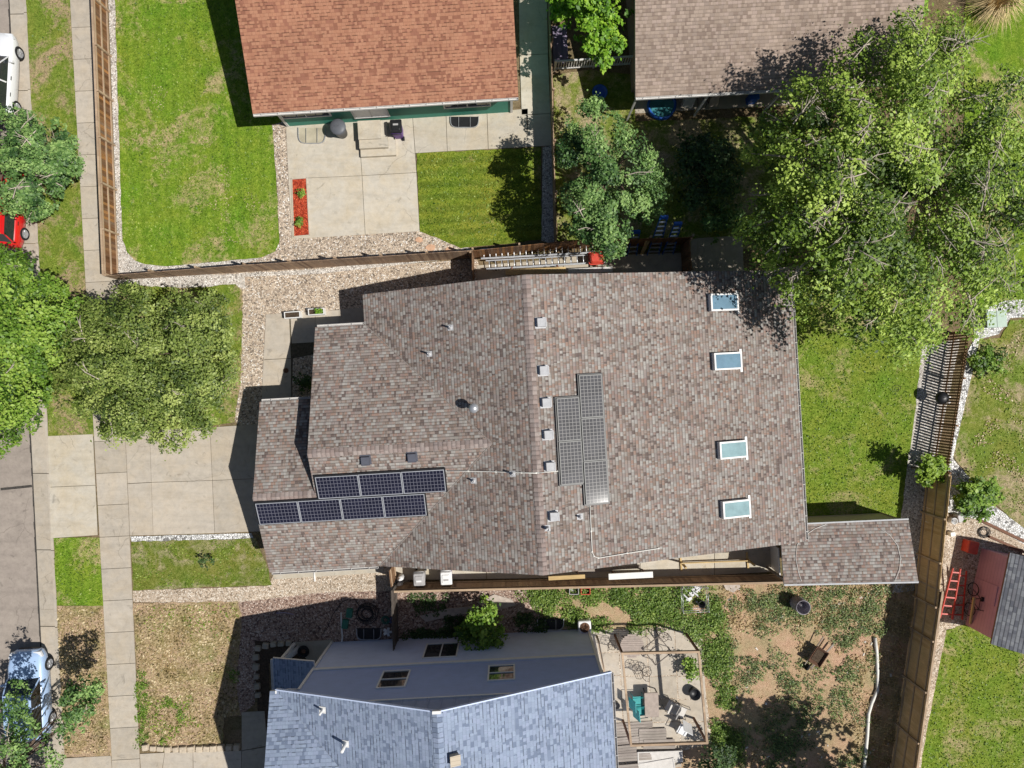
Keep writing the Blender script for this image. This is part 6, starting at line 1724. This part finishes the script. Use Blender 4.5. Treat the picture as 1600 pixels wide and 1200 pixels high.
def iron_chair(label, x, y, rot):
    t = thing('iron_chair', label, 'chair', (0,0,0), 'round iron chairs on the patio')
    b = MB(); b.tube([(.24*math.cos(6.283*k/18), .24*math.sin(6.283*k/18), .44) for k in range(19)], .014, 5)
    for k in range(8): b.tube([(0,0,.43), (.24*math.cos(6.283*k/8), .24*math.sin(6.283*k/8), .44)], .009, 4)
    b.build('seat', M['iron'], t)
    b = MB(); b.tube([(-.22,.12,.44),(-.2,.27,.8),(0,.3,.92),(.2,.27,.8),(.22,.12,.44)], .014, 5)
    for k in (-.1,0,.1): b.tube([(k,.22,.44),(k*1.2,.29,.88)], .008, 4)
    b.build('backrest', M['iron'], t)
    for k in range(4):
        a_ = 6.283*k/4+.785; b = MB(); b.tube([(.2*math.cos(a_), .2*math.sin(a_), .44), (.27*math.cos(a_), .27*math.sin(a_), 0)], .013, 5); b.build('leg', M['iron'], t)
    t.location = W(x, y, .045); t.rotation_euler.z = rot
iron_chair('round iron chair nearest the blue house wall', 955, 1003, R(80))
iron_chair('round iron chair left of the green patio shrub', 993, 1040, R(200))
iron_chair('round iron chair just below the slatted table', 1008, 1044, R(150))
iron_chair('iron chair at the top right of the square table', 1034, 990, R(-60))
t = patio_chair('teal plastic armchair under the pergola', 994, 1090, R(92), 'teal', 'teal', 'chairs under the pergola')
t = patio_chair('second teal armchair tucked against the tan table', 1000, 1104, R(95), 'teal', 'teal', 'chairs under the pergola')
t = thing('garden_table', 'rectangular mauve-brown table beside the teal armchairs', 'table', W(1014,1092), 'tables on the patio'); p = W(1014,1092,.045)
b = MB(); b.rbox((p.x,p.y,.68),(.72,1.25,.05),R(2),.05); b.build('table_top', M['canvas_tan'], t)
for i,j in ((-1,-1),(1,-1),(1,1),(-1,1)): b = MB(); b.beam((p.x+i*.3,p.y+j*.55,.05),(p.x+i*.3,p.y+j*.55,.66),.05,.05); b.build('leg', M['black'], t)
patio_chair('pale sling chair right of the brown table', 1046, 1098, R(-118), 'canvas', 'bin_grey', 'chairs under the pergola')
patio_chair('white sling chair tipped near the lower pergola corner', 1064, 1134, R(-28), 'plastic_white', 'bin_grey', 'chairs under the pergola')
t = thing('sun_lounger', 'grey sling recliner folded beside the black drum', 'lounger', W(1060,1108)); p = W(1060,1106,.045)
ax = Vector((.9,-.43,0)); ay = Vector((.43,.9,0)); up = Vector((0,0,1))
b = MB(); b.obox(p+up*.36, ax, ay, up, .55, .5, .03); b.build('seat', M['canvas'], t)
b = MB(); b.obox(p-ax*.5+up*.58, (ax+up*-.8).normalized(), ay, (up+ax*.8).normalized(), .62, .5, .03); b.build('backrest', M['canvas'], t)
for s in (-1,1):
    b = MB(); b.tube([p+ay*s*.28-ax*.3, p+ay*s*.28+ax*.0+up*.4, p+ay*s*.28+ax*.45+up*.36, p+ay*s*.28+ax*.5], .016, 6); b.build('leg', M['bin_grey'], t)
b = MB(); b.lathe([(0,.02),(.24,.0),(.3,.34),(.3,.4),(.27,.38),(.22,.2),(0,.2)], W(1083,1080,.045), 22); solid('fire_bowl', 'round black fire bowl at the right of the pergola', 'fire bowl', b, M['black'])
b = MB(); b.lathe([(0,.02),(.12,.0),(.16,.3),(.18,.33),(.15,.3),(0,.24)], W(962,1098,.045), 16); solid('plant_pot', 'dark pot by the blue house end wall', 'pot', b, M['black'])
# stacked old deck boards and frames, lower patio
rr = random.Random(21); n = 0
lst = [(985,1134,70,13,4,'top weathered deck board near the white chair'),(975,1143,78,12,3,'second weathered deck board below the first'),(984,1155,60,12,5,'short weathered deck board left of the grey panel'),(1019,1147,44,22,2,'grey board panel beside the white chair'),(1029,1160,50,15,1,'smaller grey board panel lowest under the pergola'),(974,1168,40,13,6,'weathered board beside the lower pergola post'),(972,1180,90,13,4,'long weathered board below the pergola'),(1030,1179,70,18,2,'pale framed screen lying below the pergola'),(1016,1196,74,20,10,'pale framed screen at the lower edge'),(975,1197,44,14,5,'weathered board at the lower edge by the blue roof')]
for x, y, w, h, rz, lab in lst:
    b = MB(); p = W(x, y); z = .07 + .022*n; n += 1
    w_, h_ = w/PXM, h/PXM; k = max(1, int(round(h_/.15))); ca, sa = math.cos(R(rz)), math.sin(R(rz))
    if 'framed' in lab:
        for s in (-1,1):
            b.box((p.x - sa*s*(h_/2-.03), p.y + ca*s*(h_/2-.03), z), (w_, .06, .04), R(rz)); b.box((p.x + ca*s*(w_/2-.03), p.y + sa*s*(w_/2-.03), z), (.06, h_-.12, .04), R(rz))
        b.box((p.x,p.y,z-.01),(w_-.12,h_-.12,.01),R(rz)); solid('window_screen', lab, 'screen', b, M['canvas'], 'boards piled on the patio')
    else:
        for i in range(k):
            o_ = -h_/2 + h_*(i+.5)/k; b.box((p.x - sa*o_, p.y + ca*o_, z), (w_*rr.uniform(.95,1), h_/k-.012, .035), R(rz))
        solid('deck_board', lab, 'board', b, M['old_wood'], 'boards piled on the patio')

# south side yard of the long house
t = thing('timber_rack', 'yellow timber rack of two posts and long rails by the fence', 'rack', W(1118, 890))
for i, (x, y) in enumerate(((1064,878),(1168,874))):
    b = MB(); b.beam(W(x,y,.05), W(x,y+1,.05)+Vector((0,0,1.0)), .09, .09); b.build('post', M['lumber'], t)
    b = MB(); b.beam(W(x-1,y-11,.09), W(x+1,y+14,.09), .09, .08); b.build('foot', M['lumber'], t)
for z in (.25, 1.0): b = MB(); b.beam(W(1064,880,z), W(1168,876,z), .05, .12); b.build('rail', M['lumber'], t)
def shelf_board(label, x0, y0, x1, y1, z, w, m):
    t = thing('plank', label, 'plank', W((x0+x1)/2, (y0+y1)/2)); a, c = W(x0, y0, z), W(x1, y1, z)
    b = MB(); b.beam(a, c, w, .08); b.build('board', M[m], t)
    for f in (.15, .85):
        q = a.lerp(c, f); b = MB(); b.beam(Vector((q.x, q.y, .04)), q - Vector((0,0,.04)), .06, .05); b.build('support', M['timber_dark'], t)
shelf_board('yellow plank raised along the lower fence beside the bins', 857, 903.5, 914, 900.5, .95, .20, 'lumber')
shelf_board('white board raised along the lower fence before the yellow rack', 951, 901, 1020, 897.5, .95, .30, 'white')
b = MB(); b.beam(W(900,893,.10), W(1000,885,.10), .14, .06); solid('plank', 'thin grey board on the side concrete', 'plank', b, M['old_wood'])
b = MB(); b.obox(W(1211,872,.75), (-.06,1,0), (1,.06,.12), (-.1,0,1), 1.35, .05, 1.4); solid('door_panel', 'white panel standing at the end of the shelter', 'panel', b, M['white'])
t = thing('propane_tank', 'two white gas bottles in the corner of the bin enclosure', 'gas bottle', W(624,902))
def bottle(x, y, lab):
    b = MB(); b.lathe([(0,.05),(.15,.05),(.16,.12),(.16,.5),(.1,.6),(.05,.62),(.05,.7),(0,.7)], W(x,y,.0), 18); return solid('gas_bottle', lab, 'gas bottle', b, M['plastic_white'], 'gas bottles in the bin enclosure')
bpy.data.objects.remove(t)
bottle(628, 900, 'upper white gas bottle in the corner of the bin enclosure'); bottle(627, 911, 'lower white gas bottle in the corner of the bin enclosure')
b = MB(); b.tube([W(491,893,.04), W(492,908,.04)], .05, 8); solid('downpipe_outlet', 'short white downpipe end on the gravel below the south wall', 'pipe', b, M['white'])

# blue house gravel side yard
coil('garden_hose', 'large tangled dark hose coil on the shaded gravel', 'hose', 573, 958, .55, 7, .018, 'hose_dark', .03, 2, [(560,945),(552,932),(535,940),(520,960),(512,980),(503,992)])
coil('garden_hose', 'small pale green hose coil by the short fence', 'hose', 603, 968, .22, 4, .016, 'plastic_green', .03, 5)
coil('wire_hoop', 'blue plastic hoop beside the pale green hose', 'hoop', 613, 969, .16, 2, .012, 'plastic_blue', .03, 6)
for x, y, lab in ((546.5,957,'upper green lid box on the shaded gravel'),(540,974,'lower green lid box on the shaded gravel')):
    b = MB(); p = W(x,y); b.rbox((p.x,p.y,.09),(.34,.50,.16),R(-8),.04,3,.015); solid('valve_box', lab, 'box', b, M['plastic_green'], 'green boxes on the gravel')
b = MB(); b.tube([W(533,957,.06), W(533.5,975,.06), W(535,996,.06), W(534,1003,.3)], .04, 8); solid('downpipe', 'white downpipe lying on gravel by the green boxes', 'pipe', b, M['white'])
b = MB(); b.tube([W(432,958,.04), W(445,957,.04), W(459,960,.04)], .02, 6); solid('stick', 'pale lilac stick on the shaded gravel', 'stick', b, M['bin_lilac'])
b = MB(); p = W(607,984,.02)
for i in range(5):
    a_ = 1.2566*i; b.obox(p + Vector((math.cos(a_)*.13, math.sin(a_)*.13, .3)), (math.cos(a_),math.sin(a_),0), (-math.sin(a_),math.cos(a_),.3), (0,-.2,1), .2, .13, .012)
b.tube([p, p+Vector((0,0,.3))], .015, 6); solid('pinwheel', 'white five-bladed garden pinwheel by the window well', 'pinwheel', b, M['plastic_white'])
t = thing('carpet_roll', 'pale rolled carpet lying in the front bed', 'carpet roll', W(458,1018)); b = MB(); b.tube([W(446,1030,.17), W(468,1012,.17)], .16, 16); b.build('roll', M['canvas'], t)
t = thing('spare_wheel', 'dark spare wheel lying beside the rolled carpet', 'wheel', W(474,1019)); c = W(474,1018,.3)
b = MB(); b.tube([c + Vector((.22*math.cos(6.283*k/20), .22*math.sin(6.283*k/20), 0)) for k in range(21)], .09, 8); b.build('tyre', M['tyre'], t)
b = MB(); b.lathe([(0,.02),(.14,.03),(.15,-.03)], c, 16); b.build('rim', M['rust'], t)
b = MB(); b.prism(px((460,1003),(520,999),(513,1012),(492,1035),(480,1030)), 0, .06); solid('path_slab', 'grey slab at the corner of the pale blue wall', 'slab', b, M['concrete_grey'])
# cut stones edging the front beds
k = 0
def edge_stones(pts, group, labels, s=10, m='stone', z=.2):
    rr = random.Random(len(pts))
    for i, (x, y) in enumerate(pts):
        b = MB(); p = W(x, y); b.rbox((p.x, p.y, z/2), (s/PXM*rr.uniform(.85,1.05), s/PXM*rr.uniform(.75,1.0), z*rr.uniform(.8,1.1)), R(rr.uniform(-9,9)), .04, 3, .02)
        o = b.build('edging_stone', M[m]); tag(o, labels, 'edging stone', group)
edge_stones([(229,1166),(241,1167.5),(252.5,1168),(264,1169),(276,1169.5),(288,1169),(300,1169),(313,1168.5),(324,1168),(335,1167.5),(346,1167),(359,1166.5),(371,1166)], 'stones along the lower lawn edge', 'tan cut stone in the row along the lower lawn edge', 11)
edge_stones([(404,1012),(416,1008),(428,1006),(440,1005),(452,1004),(401,1026),(401,1041),(402,1056),(403,1071),(404,1085)], 'stones round the front bed', 'grey cut stone in the rim of the shaded front bed', 10, 'concrete_grey', .18)

# ---------------------------------------------------------------- camera, sky, sun
cam = bpy.data.cameras.new('camera'); co = bpy.data.objects.new('camera', cam); COL.objects.link(co)
co.location = (0, 0, CAM_H); cam.sensor_fit = 'HORIZONTAL'; cam.angle_x = 2 * math.atan(800 / PXM / CAM_H); cam.clip_end = 2000; cam.clip_start = .1
scene.camera = co
sun_to = Vector((.70, -.22, 1.0)).normalized()
sd = bpy.data.lights.new('sun', 'SUN'); sd.energy = 5.0; sd.angle = R(.5); sd.color = (1.0, .965, .905)
so = bpy.data.objects.new('sun', sd); COL.objects.link(so); so.rotation_euler = sun_to.to_track_quat('Z', 'Y').to_euler(); so.location = sun_to * 60
w = bpy.data.worlds.new('World'); scene.world = w; w.use_nodes = True
nt = w.node_tree; sky = nt.nodes.new('ShaderNodeTexSky'); sky.sky_type = 'NISHITA'; sky.sun_disc = False
sky.sun_elevation = math.asin(sun_to.z); sky.sun_rotation = math.atan2(sun_to.x, sun_to.y)
nt.links.new(sky.outputs[0], nt.nodes['Background'].inputs['Color']); nt.nodes['Background'].inputs['Strength'].default_value = .05
scene.view_settings.view_transform = 'Standard'; scene.view_settings.look = 'None'; scene.view_settings.gamma = 1.0
scene.view_settings.exposure = .06
scene.cycles.max_bounces = 8; scene.cycles.transparent_max_bounces = 4; scene.cycles.use_denoising = True
